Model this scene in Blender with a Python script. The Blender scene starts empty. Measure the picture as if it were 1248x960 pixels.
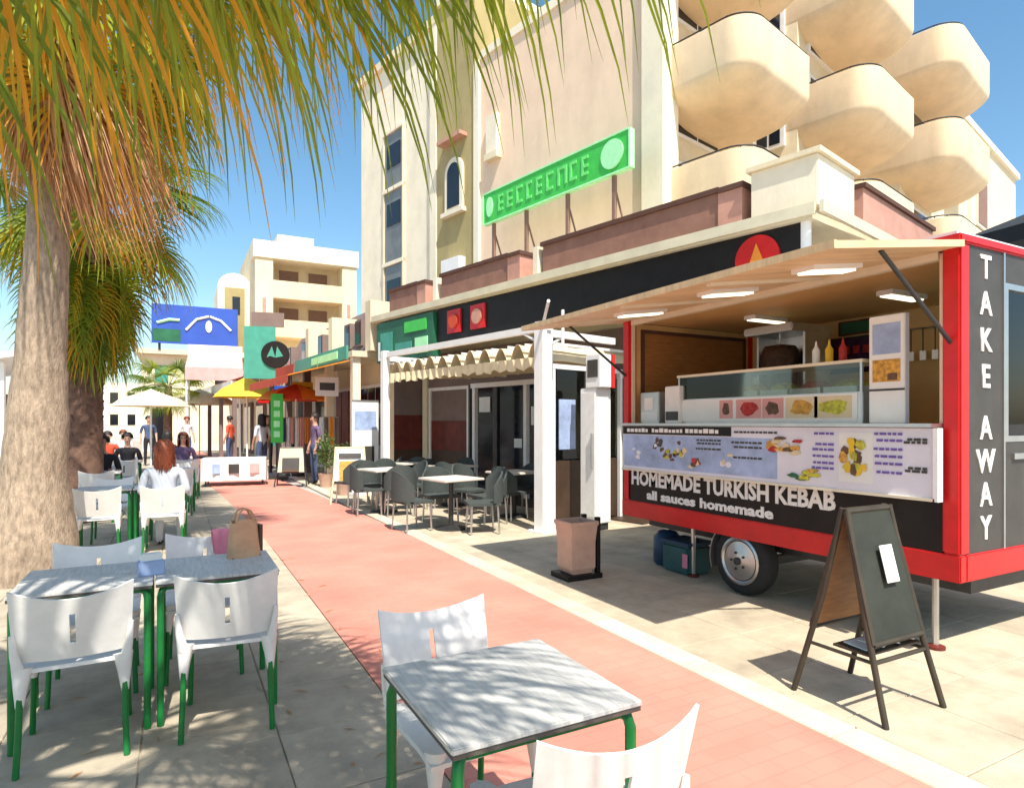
import bpy, bmesh, math, random
from mathutils import Vector, Matrix
R = math.radians
rnd = random.Random(7)
scene = bpy.context.scene
col = scene.collection

# ------------------------------------------------------------------ camera, sky, sun, exposure
cam_d = bpy.data.cameras.new('camera'); cam = bpy.data.objects.new('camera', cam_d); col.objects.link(cam)
cam_d.sensor_width = 36; cam_d.lens = 36 * 767 / 1248; cam_d.shift_y = 35 / 1248
cam_d.clip_start = 0.05; cam_d.clip_end = 3000
cam.location = (0, 0, 1.55); cam.rotation_euler = (R(90), 0, -math.atan(409 / 767))
scene.camera = cam
SUN = Vector((0.06, 0.64, -1.0)).normalized()
world = bpy.data.worlds.new('World'); scene.world = world; world.use_nodes = True
wn = world.node_tree.nodes; wl = world.node_tree.links
bg = wn['Background']; sky = wn.new('ShaderNodeTexSky'); sky.sky_type = 'NISHITA'; sky.sun_disc = False
sky.sun_elevation = math.asin(-SUN.z); sky.sun_rotation = R(180 + 5)
sky.air_density = 1.0; sky.dust_density = 1.2; sky.ozone_density = 0.8; sky.altitude = 0
hsv = wn.new('ShaderNodeHueSaturation'); hsv.inputs['Saturation'].default_value = 1.2; hsv.inputs['Hue'].default_value = .488
wl.new(sky.outputs[0], hsv.inputs['Color']); wl.new(hsv.outputs[0], bg.inputs[0]); bg.inputs[1].default_value = 0.148
sun_d = bpy.data.lights.new('sun', 'SUN'); sun_d.energy = 5.0; sun_d.angle = R(0.55); sun_d.color = (1, .95, .86)
sun = bpy.data.objects.new('sun', sun_d); col.objects.link(sun)
sun.rotation_euler = SUN.to_track_quat('-Z', 'Y').to_euler(); sun.location = (0, -20, 30)
scene.view_settings.view_transform = 'Standard'; scene.view_settings.look = 'None'
scene.view_settings.exposure = 0.56; scene.view_settings.gamma = 1
scene.view_settings.use_curve_mapping = False

# ------------------------------------------------------------------ materials
MATS = {}
def mat(name, c, rough=.6, var=.12, scale=6, bump=0., bscale=60, metal=0, spec=.4, rand=0., stretch=None, emit=None, trans=0., alpha=None, world=False, stain=0.):
    if name in MATS: return MATS[name]
    m = bpy.data.materials.new(name); m.use_nodes = True
    N = m.node_tree.nodes; L = m.node_tree.links; b = N['Principled BSDF']
    b.inputs['Roughness'].default_value = rough; b.inputs['Metallic'].default_value = metal
    b.inputs['Specular IOR Level'].default_value = spec
    tc = N.new('ShaderNodeTexCoord'); src = tc.outputs['Object']
    if world: src = N.new('ShaderNodeNewGeometry').outputs['Position']
    src0 = src
    if stretch:
        mp = N.new('ShaderNodeMapping'); mp.inputs['Scale'].default_value = stretch
        L.new(src, mp.inputs['Vector']); src = mp.outputs[0]
    nz = N.new('ShaderNodeTexNoise'); nz.inputs['Scale'].default_value = scale; nz.inputs['Detail'].default_value = 6
    nz.inputs['Roughness'].default_value = .65; L.new(src, nz.inputs['Vector'])
    mix = N.new('ShaderNodeMix'); mix.data_type = 'RGBA'
    mix.inputs[6].default_value = (*[max(0, x * (1 - var)) for x in c], 1)
    mix.inputs[7].default_value = (*[min(1, x * (1 + var)) for x in c], 1)
    rp = N.new('ShaderNodeMapRange'); rp.inputs[1].default_value = .3; rp.inputs[2].default_value = .7
    L.new(nz.outputs[0], rp.inputs[0]); L.new(rp.outputs[0], mix.inputs[0])
    out = mix.outputs[2]
    if stain:                                     # dirt: streaks and blotches with a shape of their own
        ns = N.new('ShaderNodeTexNoise'); ns.inputs['Scale'].default_value = .9; ns.inputs['Detail'].default_value = 9; ns.inputs['Roughness'].default_value = .7; L.new(src0, ns.inputs['Vector'])
        ms = N.new('ShaderNodeMapRange'); ms.inputs[1].default_value = .45; ms.inputs[2].default_value = .68; ms.inputs[3].default_value = 1.0; ms.inputs[4].default_value = 1 - stain; L.new(ns.outputs[0], ms.inputs[0])
        h2 = N.new('ShaderNodeHueSaturation'); L.new(out, h2.inputs['Color']); L.new(ms.outputs[0], h2.inputs['Value']); out = h2.outputs[0]
    if rand:
        oi = N.new('ShaderNodeObjectInfo'); hs = N.new('ShaderNodeHueSaturation')
        mr = N.new('ShaderNodeMapRange'); mr.inputs[3].default_value = 1 - rand; mr.inputs[4].default_value = 1 + rand
        L.new(oi.outputs['Random'], mr.inputs[0]); L.new(mr.outputs[0], hs.inputs['Value']); L.new(out, hs.inputs['Color'])
        out = hs.outputs[0]
    L.new(out, b.inputs['Base Color'])
    if bump:
        n2 = N.new('ShaderNodeTexNoise'); n2.inputs['Scale'].default_value = bscale; n2.inputs['Detail'].default_value = 4
        L.new(src, n2.inputs['Vector'])
        bp = N.new('ShaderNodeBump'); bp.inputs['Strength'].default_value = bump; bp.inputs['Distance'].default_value = .01
        L.new(n2.outputs[0], bp.inputs['Height']); L.new(bp.outputs[0], b.inputs['Normal'])
    if emit: b.inputs['Emission Color'].default_value = (*emit[0], 1); b.inputs['Emission Strength'].default_value = emit[1]
    if trans: b.inputs['Transmission Weight'].default_value = trans
    if alpha is not None: b.inputs['Alpha'].default_value = alpha
    MATS[name] = m; return m

def leafmat(name, c, c2, tr=.35):
    m = bpy.data.materials.new(name); m.use_nodes = True
    N = m.node_tree.nodes; L = m.node_tree.links; b = N['Principled BSDF']; b.inputs['Roughness'].default_value = .5
    oi = N.new('ShaderNodeObjectInfo'); tc = N.new('ShaderNodeTexCoord'); nz = N.new('ShaderNodeTexNoise')
    nz.inputs['Scale'].default_value = 2.5; L.new(tc.outputs['Object'], nz.inputs['Vector'])
    ad = N.new('ShaderNodeMath'); ad.operation = 'ADD'; L.new(oi.outputs['Random'], ad.inputs[0]); L.new(nz.outputs[0], ad.inputs[1])
    mr = N.new('ShaderNodeMapRange'); mr.inputs[1].default_value = .35; mr.inputs[2].default_value = 1.3; L.new(ad.outputs[0], mr.inputs[0])
    mix = N.new('ShaderNodeMix'); mix.data_type = 'RGBA'; mix.inputs[6].default_value = (*c, 1); mix.inputs[7].default_value = (*c2, 1)
    L.new(mr.outputs[0], mix.inputs[0]); L.new(mix.outputs[2], b.inputs['Base Color'])
    t = N.new('ShaderNodeBsdfTranslucent'); L.new(mix.outputs[2], t.inputs[0])
    ms = N.new('ShaderNodeMixShader'); ms.inputs[0].default_value = tr
    L.new(b.outputs[0], ms.inputs[1]); L.new(t.outputs[0], ms.inputs[2]); L.new(ms.outputs[0], N['Material Output'].inputs[0])
    MATS[name] = m; return m

def glass(name, tint=(.55, .6, .62), mixv=.75, rough=.03):
    m = bpy.data.materials.new(name); m.use_nodes = True
    N = m.node_tree.nodes; L = m.node_tree.links; N.remove(N['Principled BSDF'])
    t = N.new('ShaderNodeBsdfTransparent'); t.inputs[0].default_value = (*tint, 1)
    g = N.new('ShaderNodeBsdfGlossy'); g.inputs['Roughness'].default_value = rough
    fr = N.new('ShaderNodeFresnel'); fr.inputs[0].default_value = 1.5
    ms = N.new('ShaderNodeMixShader'); L.new(fr.outputs[0], ms.inputs[0]); L.new(t.outputs[0], ms.inputs[1]); L.new(g.outputs[0], ms.inputs[2])
    L.new(ms.outputs[0], N['Material Output'].inputs[0]); MATS[name] = m; return m

def pavermat(name, c, bw, bh, var=.1, mortar=.75):
    m = bpy.data.materials.new(name); m.use_nodes = True
    N = m.node_tree.nodes; L = m.node_tree.links; b = N['Principled BSDF']; b.inputs['Roughness'].default_value = .85
    tc = N.new('ShaderNodeTexCoord'); br = N.new('ShaderNodeTexBrick'); L.new(tc.outputs['Object'], br.inputs['Vector'])
    br.inputs['Scale'].default_value = 1; br.inputs['Brick Width'].default_value = bw; br.inputs['Row Height'].default_value = bh
    br.inputs['Mortar Size'].default_value = .006; br.inputs['Bias'].default_value = 0
    br.inputs['Color1'].default_value = (*[x * (1 - var) for x in c], 1); br.inputs['Color2'].default_value = (*[min(1, x * (1 + var)) for x in c], 1)
    br.inputs['Mortar'].default_value = (*[x * mortar for x in c], 1)
    nz = N.new('ShaderNodeTexNoise'); nz.inputs['Scale'].default_value = 1.3; nz.inputs['Detail'].default_value = 8; L.new(tc.outputs['Object'], nz.inputs['Vector'])
    mr = N.new('ShaderNodeMapRange'); mr.inputs[1].default_value = .3; mr.inputs[2].default_value = .7; mr.inputs[3].default_value = .82; mr.inputs[4].default_value = 1.12
    L.new(nz.outputs[0], mr.inputs[0])
    hs = N.new('ShaderNodeHueSaturation'); L.new(br.outputs[0], hs.inputs['Color']); L.new(mr.outputs[0], hs.inputs['Value'])
    L.new(hs.outputs[0], b.inputs['Base Color'])
    bp = N.new('ShaderNodeBump'); bp.inputs['Strength'].default_value = .35; bp.inputs['Distance'].default_value = .006; bp.invert = True
    L.new(br.outputs['Fac'], bp.inputs['Height']); L.new(bp.outputs[0], b.inputs['Normal'])
    MATS[name] = m; return m

M = MATS
mat('ground', (.42, .39, .35), .9, .15, 1.5, .3, 40)
mat('slab_grey', (.45, .38, .28), .85, .16, 5, .25, 90, rand=.1, world=True, stain=.28)
mat('slab_cream', (.50, .42, .30), .85, .15, 4, .25, 90, rand=.09, world=True, stain=.3)
mat('kerb', (.64, .55, .40), .85, .14, 5, .2, 80, rand=.08, world=True, stain=.25)
pavermat('pink', (.62, .24, .175), .2, .1, .035, .93)
mat('white_plastic', (.79, .765, .72), .45, .07, 9, .06, 50, rand=.04, stain=.08)
mat('green_metal', (.008, .17, .035), .38, .15, 12)
mat('table_top', (.58, .56, .52), .5, .2, 6, .08, 60, stretch=(14, 1.2, 4), stain=.15)
mat('table_edge', (.10, .085, .07), .6)
mat('red_paint', (.60, .014, .014), .35, .14, 4, .05, 30, stain=.15)
mat('black_paint', (.016, .013, .012), .45, .25, 5, .05, 40, spec=.2)
mat('charcoal', (.058, .052, .045), .5, .2, 5, .05, 40)
mat('white_paint', (.80, .78, .74), .5, .05, 5)
mat('cream_paint', (.74, .66, .50), .6, .07, 3)
mat('steel', (.55, .55, .54), .32, .1, 6, metal=.9)
mat('dark_steel', (.05, .05, .05), .45, .2, 10, metal=.4)
mat('rubber', (.022, .022, .023), .85, .2, 20, .3, 60)
mat('lettering', (.82, .80, .77), .5, .03)
mat('purple_ink', (.17, .10, .40), .6, .1)
mat('menu_white', (.74, .73, .80), .45, .06, 3)
mat('menu_blue', (.34, .43, .64), .45, .3, 4)
mat('food_gold', (.58, .30, .05), .6, .5, 30)
mat('food_green', (.50, .47, .05), .6, .5, 30)
mat('food_brown', (.13, .07, .04), .6, .5, 30)
mat('food_red', (.45, .03, .025), .6, .5, 30)
mat('flap_lining', (.68, .49, .28), .5, .2, 3, .05, 20, stretch=(.6, 5, 1))
mat('interior', (.72, .47, .19), .5, .12, 2)
mat('wood_panel', (.33, .15, .045), .5, .25, 3, .1, 30, stretch=(2, 2, 12))
mat('lamp', (.9, .85, .7), .4, .02, emit=((1, .88, .64), 1.3))
mat('screen_purple', (.05, .02, .06), .2, .4, 9)
mat('stucco_pink', (.81, .60, .425), .9, .07, 1.2, .3, 30, stretch=(1, 1, .22), stain=.1)
mat('stucco_cream', (.76, .645, .44), .9, .07, 1.2, .3, 30, stretch=(1, 1, .22), stain=.14)
mat('stucco_white', (.83, .735, .555), .9, .07, 1.2, .3, 30, stretch=(1, 1, .22), stain=.12)
mat('stucco_olive', (.40, .32, .145), .9, .12, 1.2, .3, 30, stretch=(1, 1, .22), stain=.15)
mat('balcony', (.80, .615, .40), .85, .09, 1.4, .3, 30, stretch=(1, 1, .2), stain=.14)
mat('brown_tile', (.27, .135, .095), .75, .2, 3, .2, 40)
mat('salmon_tile', (.52, .27, .20), .75, .15, 3, .2, 40)
mat('roof_dark', (.10, .045, .03), .8)
mat('eave', (.62, .56, .40), .8, .12, 2, .1, 20)
mat('sign_green', (.06, .52, .07), .45, .12, 5)
mat('sign_mid', (.17, .70, .18), .45, .2, 5)
mat('sign_mint', (.42, .88, .45), .45, .1, 5)
mat('post_brown', (.24, .14, .10), .7)
mat('sign_blue', (.035, .09, .42), .45, .15, .7)
mat('teal', (.06, .30, .22), .5, .15, 3)
mat('fascia_green', (.018, .12, .055), .5, .3, 2)
mat('window_dark', (.012, .013, .016), .08, .3, 2, spec=.6)
mat('glass_blue', (.008, .012, .02), .12, .5, 2, spec=.25)
mat('grey_glass', (.17, .17, .15), .15, .35, .8, spec=.6)
mat('mauve_roof', (.20, .14, .12), .8, .15, 2)
mat('canvas_cream', (.72, .60, .38), .8, .08, 3)
mat('canvas_pink', (.72, .36, .33), .8, .12, 3)
mat('canvas_red', (.55, .07, .03), .8, .15, 3)
mat('canvas_orange', (.80, .27, .03), .8, .15, 3)
mat('canvas_yellow', (.80, .52, .04), .8, .15, 3)
mat('canvas_navy', (.012, .02, .028), .8, .2, 3)
mat('wicker', (.055, .065, .06), .75, .35, 60, .5, 120)
mat('dark_wood', (.06, .035, .022), .5, .25, 5)
mat('table_pale', (.70, .62, .52), .5, .1, 5)
mat('bin_clay', (.52, .34, .25), .75, .15, 4, .2, 50)
mat('chalkboard', (.03, .034, .026), .85, .3, 3, .05, 30)
mat('board_frame', (.045, .035, .022), .55, .3, 6)
mat('paper', (.80, .80, .76), .7, .04)
mat('tan_leather', (.58, .33, .18), .55, .2, 6, .15, 60)
mat('pink_cloth', (.62, .22, .30), .85, .12, 8)
mat('red_brown', (.13, .02, .012), .5, .4, 4)
mat('gas_blue', (.02, .06, .12), .4, .2, 5)
mat('tub_teal', (.03, .10, .10), .5, .2, 5)
mat('meat', (.055, .025, .014), .6, .5, 25, .6, 30)
mat('skin', (.50, .28, .19), .55, .06, 8)
mat('hair_auburn', (.20, .045, .015), .5, .35, 30, .4, 90)
mat('hair_dark', (.02, .014, .01), .5, .35, 30, .4, 90)
mat('cloth_pale', (.55, .58, .63), .85, .1, 10)
mat('cloth_black', (.02, .018, .022), .85, .2, 10)
mat('cloth_purple', (.14, .09, .17), .85, .2, 10)
mat('cloth_denim', (.06, .09, .17), .85, .2, 10)
mat('trunk', (.36, .27, .19), .95, .42, 9, 1.0, 26, stretch=(3, 3, .9), stain=.25)
mat('trunk_dark', (.17, .095, .065), .95, .45, 9, .8, 30)
mat('petiole', (.33, .25, .06), .6, .2, 5)
leafmat('frond_green', (.07, .17, .02), (.36, .42, .03), .5)
leafmat('frond_yellow', (.50, .46, .03), (.85, .42, .03), .6)
leafmat('frond_dead', (.42, .185, .065), (.58, .31, .13), .3)
leafmat('shrub_leaf', (.05, .11, .025), (.13, .2, .04))
glass('clear_glass', (.82, .86, .84))
mat('flower_red', (.45, .05, .04), .7, .3, 10)

# ------------------------------------------------------------------ mesh helpers
class MB:
    def __init__(s): s.v = []; s.f = []
    def add(s, vs, fs):
        n = len(s.v); s.v += [tuple(x) for x in vs]; s.f += [tuple(i + n for i in f) for f in fs]; return s
    def box(s, c, d, rz=0, rx=0, ry=0):
        m = Matrix.Rotation(rz, 3, 'Z') @ Matrix.Rotation(ry, 3, 'Y') @ Matrix.Rotation(rx, 3, 'X')
        vs = [Vector(c) + m @ Vector((d[0] * (i & 1) - d[0] / 2, d[1] * (i >> 1 & 1) - d[1] / 2, d[2] * (i >> 2) - d[2] / 2)) for i in range(8)]
        return s.add(vs, [(0, 2, 3, 1), (4, 5, 7, 6), (0, 1, 5, 4), (2, 6, 7, 3), (0, 4, 6, 2), (1, 3, 7, 5)])
    def b2(s, x0, x1, y0, y1, z0, z1): return s.box(((x0 + x1) / 2, (y0 + y1) / 2, (z0 + z1) / 2), (x1 - x0, y1 - y0, z1 - z0))
    def prism(s, poly, z0, z1):
        n = len(poly); vs = [(x, y, z0) for x, y in poly] + [(x, y, z1) for x, y in poly]
        return s.add(vs, [tuple(range(n))[::-1], tuple(range(n, 2 * n))] + [(i, (i + 1) % n, n + (i + 1) % n, n + i) for i in range(n)])
    def tube(s, pts, r, seg=8, cap=True):
        pts = [Vector(p) for p in pts]; n = len(pts); rs = r if isinstance(r, (list, tuple)) else [r] * n
        vs = []; up = None
        for i, p in enumerate(pts):
            t = (pts[min(i + 1, n - 1)] - pts[max(i - 1, 0)]).normalized()
            if up is None: up = Vector((0, 0, 1)) if abs(t.z) < .9 else Vector((1, 0, 0))
            a = t.cross(up).normalized(); b = a.cross(t).normalized(); up = b
            for k in range(seg):
                an = 2 * math.pi * k / seg; vs.append(p + (a * math.cos(an) + b * math.sin(an)) * rs[i])
        fs = [(i * seg + k, i * seg + (k + 1) % seg, (i + 1) * seg + (k + 1) % seg, (i + 1) * seg + k) for i in range(n - 1) for k in range(seg)]
        if cap: fs += [tuple(range(seg))[::-1], tuple(range((n - 1) * seg, n * seg))]
        return s.add(vs, fs)
    def lathe(s, prof, c=(0, 0, 0), seg=20, axis='Z', sc=(1, 1)):
        vs = []
        for r, z in prof:
            for k in range(seg):
                an = 2 * math.pi * k / seg; x, y = r * math.cos(an) * sc[0], r * math.sin(an) * sc[1]
                p = (x, y, z) if axis == 'Z' else ((z, x, y) if axis == 'X' else (y, z, x))
                vs.append((p[0] + c[0], p[1] + c[1], p[2] + c[2]))
        n = len(prof)
        fs = [(i * seg + k, i * seg + (k + 1) % seg, (i + 1) * seg + (k + 1) % seg, (i + 1) * seg + k) for i in range(n - 1) for k in range(seg)]
        fs += [tuple(range(seg))[::-1], tuple(range((n - 1) * seg, n * seg))]
        return s.add(vs, fs)
    def grid(s, fn, nu, nv, th=0., skip=None):
        P = [[Vector(fn(i / nu, j / nv)) for j in range(nv + 1)] for i in range(nu + 1)]
        idx = lambda i, j: i * (nv + 1) + j
        fs = [(idx(i, j), idx(i + 1, j), idx(i + 1, j + 1), idx(i, j + 1)) for i in range(nu) for j in range(nv) if not (skip and skip(i, j))]
        if not th: return s.add([p for r in P for p in r], fs)
        bm = bmesh.new(); vv = [bm.verts.new(p) for r in P for p in r]
        for f in fs: bm.faces.new([vv[k] for k in f])
        for v in [v for v in bm.verts if not v.link_faces]: bm.verts.remove(v)
        bm.normal_update(); bmesh.ops.solidify(bm, geom=bm.faces[:], thickness=th)
        bm.verts.index_update()
        s.add([v.co.copy() for v in bm.verts], [tuple(v.index for v in f.verts) for f in bm.faces]); bm.free(); return s
    def mesh(s, name, m, bevel=0, smooth=0, seg=2):
        me = bpy.data.meshes.new(name); me.from_pydata(s.v, [], s.f)
        bm = bmesh.new(); bm.from_mesh(me); bmesh.ops.recalc_face_normals(bm, faces=bm.faces[:])
        if bevel:
            ed = [e for e in bm.edges if len(e.link_faces) == 2 and e.calc_face_angle(0) > .6]
            bmesh.ops.bevel(bm, geom=ed, offset=bevel, segments=seg, affect='EDGES', clamp_overlap=True)
        bm.to_mesh(me); bm.free()
        if smooth:
            me.polygons.foreach_set('use_smooth', [True] * len(me.polygons)); me.set_sharp_from_angle(angle=R(smooth))
        me.materials.append(M[m]); return me
    def build(s, name, m, parent=None, bevel=0, smooth=0, loc=None, rz=0):
        o = bpy.data.objects.new(name, s.mesh(name, m, bevel, smooth)); col.objects.link(o); o.parent = parent
        if loc: o.location = loc
        if rz: o.rotation_euler.z = rz
        return o
def B(x0, x1, y0, y1, z0, z1): return MB().b2(x0, x1, y0, y1, z0, z1)
def tag(o, label, cat, group=None):
    o['label'] = label; o['category'] = cat
    if group: o['group'] = group
    return o
def thing(name, label, cat, loc=(0, 0, 0), rz=0, group=None):
    o = bpy.data.objects.new(name, None); o.empty_display_size = .1; col.objects.link(o); o.location = loc; o.rotation_euler.z = rz
    return tag(o, label, cat, group)
def struct(o): o['kind'] = 'structure'; return o
def place(name, me, parent=None, loc=(0, 0, 0), rz=0, sc=1):
    o = bpy.data.objects.new(name, me); col.objects.link(o); o.parent = parent; o.location = loc; o.rotation_euler.z = rz
    o.scale = (sc,) * 3; return o
def copy_tree(o, loc=None, rz=None, label=None, parent=None):
    c = o.copy(); col.objects.link(c); c.parent = parent
    if loc is not None: c.location = loc
    if rz is not None: c.rotation_euler.z = rz
    if label: c['label'] = label
    for ch in [x for x in bpy.data.objects if x.parent == o]: copy_tree(ch, parent=c)
    return c
def text_mesh(txt, size, m, depth=.004, align='LEFT', bold=.0):
    cu = bpy.data.curves.new('txt', 'FONT'); cu.body = txt; cu.size = size; cu.extrude = depth; cu.align_x = align; cu.offset = bold; cu.resolution_u = 2
    o = bpy.data.objects.new('txt', cu); col.objects.link(o); dg = bpy.context.evaluated_depsgraph_get(); dg.update()
    me = bpy.data.meshes.new_from_object(o.evaluated_get(dg)); bpy.data.objects.remove(o); bpy.data.curves.remove(cu)
    me.materials.clear(); me.materials.append(M[m]); return me
def letters(name, txt, size, m, parent, loc, rot, align='LEFT', bold=0., depth=.004, sx=1):
    o = bpy.data.objects.new(name, text_mesh(txt, size, m, depth, align, bold)); col.objects.link(o); o.parent = parent
    o.location = loc; o.rotation_euler = rot; o.scale = (sx, 1, 1); return o

# ------------------------------------------------------------------ ground, paving, path
struct(MB().add([(-900, -300, -.04), (900, -300, -.04), (900, 1500, -.04), (-900, 1500, -.04)], [(0, 1, 2, 3)]).build('ground', 'ground'))
def slab_field(name, m, x0, nx, y0, ny, s, slabm, far):
    base = struct(B(x0 - .002, x0 + nx * s + .002, y0 - 3, far, -.036, -.012).build(name, m))
    me = B(-s / 2 + .003, s / 2 - .003, -s / 2 + .003, s / 2 - .003, -.03, 0).mesh('slab', slabm, .004, seg=1)
    for i in range(nx):
        for j in range(ny):
            o = place('slab', me, base, (x0 + (i + .5) * s, y0 + (j + .5) * s, rnd.uniform(-.003, .0)))
            o.rotation_euler = (rnd.uniform(-.002, .002), rnd.uniform(-.002, .002), 0)
    return base
slab_field('promenade', 'slab_grey', 1.05 - 9 * .6, 9, .3, 26, .6, 'slab_grey', 60)
slab_field('pavement', 'slab_cream', 3.06, 8, .3, 26, .6, 'slab_cream', 60)
# pink cycle path, slightly bending away
def pathx(y): return -0.011 * max(0, y - 8) ** 1.5
ys = [-3, 0, 3, 6, 8, 10, 12, 14, 17, 20, 25, 30, 40]
pm = MB()
for y in ys: pm.v += [(1.052 + pathx(y), y, .001), (2.84 + pathx(y), y, .001), (1.052 + pathx(y), y, -.03), (2.84 + pathx(y), y, -.03)]
for i in range(len(ys) - 1):
    a = 4 * i; b = a + 4
    pm.f += [(a, a + 1, b + 1, b), (a, b, b + 2, a + 2), (a + 1, a + 3, b + 3, b + 1)]
struct(pm.build('cycle_path', 'pink'))
kb = struct(B(2.845, 3.055, -2, 40, -.036, -.014).build('kerb_strip', 'slab_cream'))
kme = B(-.104, .104, -.496, .496, -.03, .004).mesh('kerb_stone', 'kerb', .006, seg=1)
for j in range(22): place('kerb_stone', kme, kb, (2.95, -.5 + j, 0))

# ------------------------------------------------------------------ apartment building (rotated 13 degrees)
AW = R(13); W0 = Vector((9.94, 11.3, 0)); RW = Matrix.Rotation(-AW, 3, 'Z')
def wl_(x, y): p = RW @ (Vector((x, y, 0)) - W0); return (p.x, p.y)
apt = thing('apartment_building', 'tall pink and cream apartment building with bulging rounded balconies and a blank side wall', 'building', W0, AW)
B(0, 9, .35, 6.8, 0, 12.9).build('wall', 'stucco_pink', apt)
B(-.12, .5, -.15, .45, 0, 13.2).build('pilaster', 'stucco_white', apt)
B(-.1, .4, 6.75, 7.0, 0, 12.9).build('pilaster', 'stucco_white', apt)
B(-.06, 9.2, .46, 6.74, 12.9, 13.15).build('coping', 'stucco_white', apt)
poly = [wl_(*p) for p in [(10.35, 11.62), (13.9, 12.4), (14.25, 10.95), (18.0, 11.85), (18.3, 10.7), (22.5, 11.7), (22.5, 24), (12.5, 24)]]
MB().prism(poly[:3] + [wl_(17.9, 11.83), wl_(17.6, 24), wl_(12.5, 24)], 0, 14.6).build('wing_wall', 'stucco_cream', apt)
MB().prism([wl_(18.0, 11.85), wl_(18.3, 10.7), wl_(22.5, 11.7), wl_(22.5, 24), wl_(17.7, 24)], 0, 11.2).build('wing_wall', 'stucco_cream', apt)
def balcony(name, cx, cy, wv, wu, ztop, parent):
    ox, oy = wl_(cx, cy)
    def ring(ins, z, r=.6, n=10, grow=0):
        pts = [(ins, wu)]
        for k in range(n + 1):
            t = math.pi / 2 * k / n; pts.append((ins + r - r * math.cos(t), ins + r - r * math.sin(t)))
        pts += [(wv, ins)]
        return [(x + ox, y + oy, z) for x, y in pts]
    h = 1.05; zb = ztop - h
    rings = [ring(.12, zb + .12), ring(.12, ztop - .01), ring(.11, ztop), ring(.01, ztop), ring(0, ztop - .01), ring(0, zb + .1), ring(.03, zb - .02), ring(.12, zb - .12), ring(.3, zb - .25), ring(.45, zb - .33), ring(.7, zb - .42), ring(1.0, zb - .48, .5), ring(1.45, zb - .53, .4)]
    n = len(rings[0]); mb = MB()
    for r in rings: mb.v += r
    for i in range(len(rings) - 1):
        for k in range(n - 1): mb.f.append((i * n + k, i * n + k + 1, (i + 1) * n + k + 1, (i + 1) * n + k))
    back = len(mb.v); mb.v += [(wv + ox, wu + oy, zb + .12), (wv + ox, wu + oy, zb - .53)]
    mb.f.append(tuple(range(n)) + (back,)); mb.f.append(tuple(range((len(rings) - 1) * n, len(rings) * n))[::-1] + (back + 1,))
    o = mb.build(name, 'balcony', parent, smooth=40)
    # handrail
    rl = ring(.06, ztop + .07); MB().tube(rl, .018, 6).build('handrail', 'dark_steel', o)
    for k in (0, 2, 5, n - 2, n - 1):
        p = rl[k]; 
        MB().tube([p, (p[0], p[1], ztop - .02)], .012, 6).build('rail_post', 'dark_steel', o)
    return o
for (cx, cy, wv, wu, tops) in [(10.62, 9.3, 2.8, 3.0, (7.45, 10.3, 13.15)), (14.65, 9.15, 2.8, 2.8, (7.4, 10.2, 13.0)), (18.3, 9.15, 3.2, 2.6, (7.1, 9.75, 12.3))]:
    for zt in tops: balcony('balcony', cx, cy, wv, wu, zt, apt)
# sliding doors behind the balconies
def door_on(p, q, t, w, z0, h, parent, nm='balcony_door'):
    p = Vector(wl_(*p)); q = Vector(wl_(*q)); d = (q - p).normalized(); c = p + (q - p) * t; a = math.atan2(d.y, d.x)
    nrm = Vector((d.y, -d.x)); o = MB().box((0, 0, z0 + h / 2), (w + .16, .1, h + .1)).build(nm, 'white_paint', parent, loc=(*(c + nrm * .03), 0), rz=a)
    for s in (-1, 1):
        MB().box((s * w / 4, -.045, z0 + h / 2), (w / 2 - .06, .03, h - .08)).build('pane', 'window_dark', o)
for z in (2.8, 5.75, 8.6, 11.4):
    door_on((10.35, 11.62), (13.9, 12.4), .35, 1.9, z, 2.15, apt); door_on((14.25, 10.95), (18.0, 11.85), .4, 1.9, z, 2.15, apt)
    if z < 10: door_on((18.3, 10.7), (22.5, 11.7), .4, 1.9, z, 2.15, apt)
    door_on((13.9, 12.4), (14.25, 10.95), .5, .7, z + .3, 1.5, apt, 'window')
# small wall lamp / vents high on the side wall
B(-.2, -.001, 5.75, 6.35, 9.55, 9.75).build('ledge', 'stucco_cream', apt)
B(-.16, -.001, 5.8, 6.3, 9.75, 10.9).build('blind_window', 'stucco_white', apt)

tw = thing('stair_tower', 'olive tower with an arched window beside the pink apartment wall', 'tower', W0, AW)
B(-.04, 8, 7.02, 9.1, 0, 15.6).build('wall', 'stucco_olive', tw)
B(-.15, 8.1, 7.02, 9.1, 15.6, 15.9).build('cornice', 'stucco_white', tw)
def arch(mb, x0, x1, yc, w, z0, h, n=10):
    pts = [(yc - w / 2, z0), (yc + w / 2, z0)] + [(yc + w / 2 * math.cos(math.pi * k / n), z0 + h - w / 2 + w / 2 * math.sin(math.pi * k / n)) for k in range(n + 1)]
    m = len(pts); return mb.add([(x0, y, z) for y, z in pts] + [(x1, y, z) for y, z in pts], [tuple(range(m)), tuple(range(m, 2 * m))[::-1]] + [(i, (i + 1) % m, m + (i + 1) % m, m + i) for i in range(m)])
fr = arch(MB(), -.12, .0, 8.05, .98, 8.5, 1.75).build('window', 'stucco_white', tw)
arch(MB(), -.14, -.07, 8.05, .66, 8.62, 1.45).build('pane', 'window_dark', fr)
B(-.22, .0, 7.45, 8.65, 8.36, 8.5).build('sill', 'stucco_white', fr)
B(-.35, .0, 7.4, 8.7, 10.75, 10.87).build('tile_hood', 'salmon_tile', tw)
B(-.3, -.04, 7.5, 8.5, 6.1, 6.9).build('vent_box', 'white_paint', tw)

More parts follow.
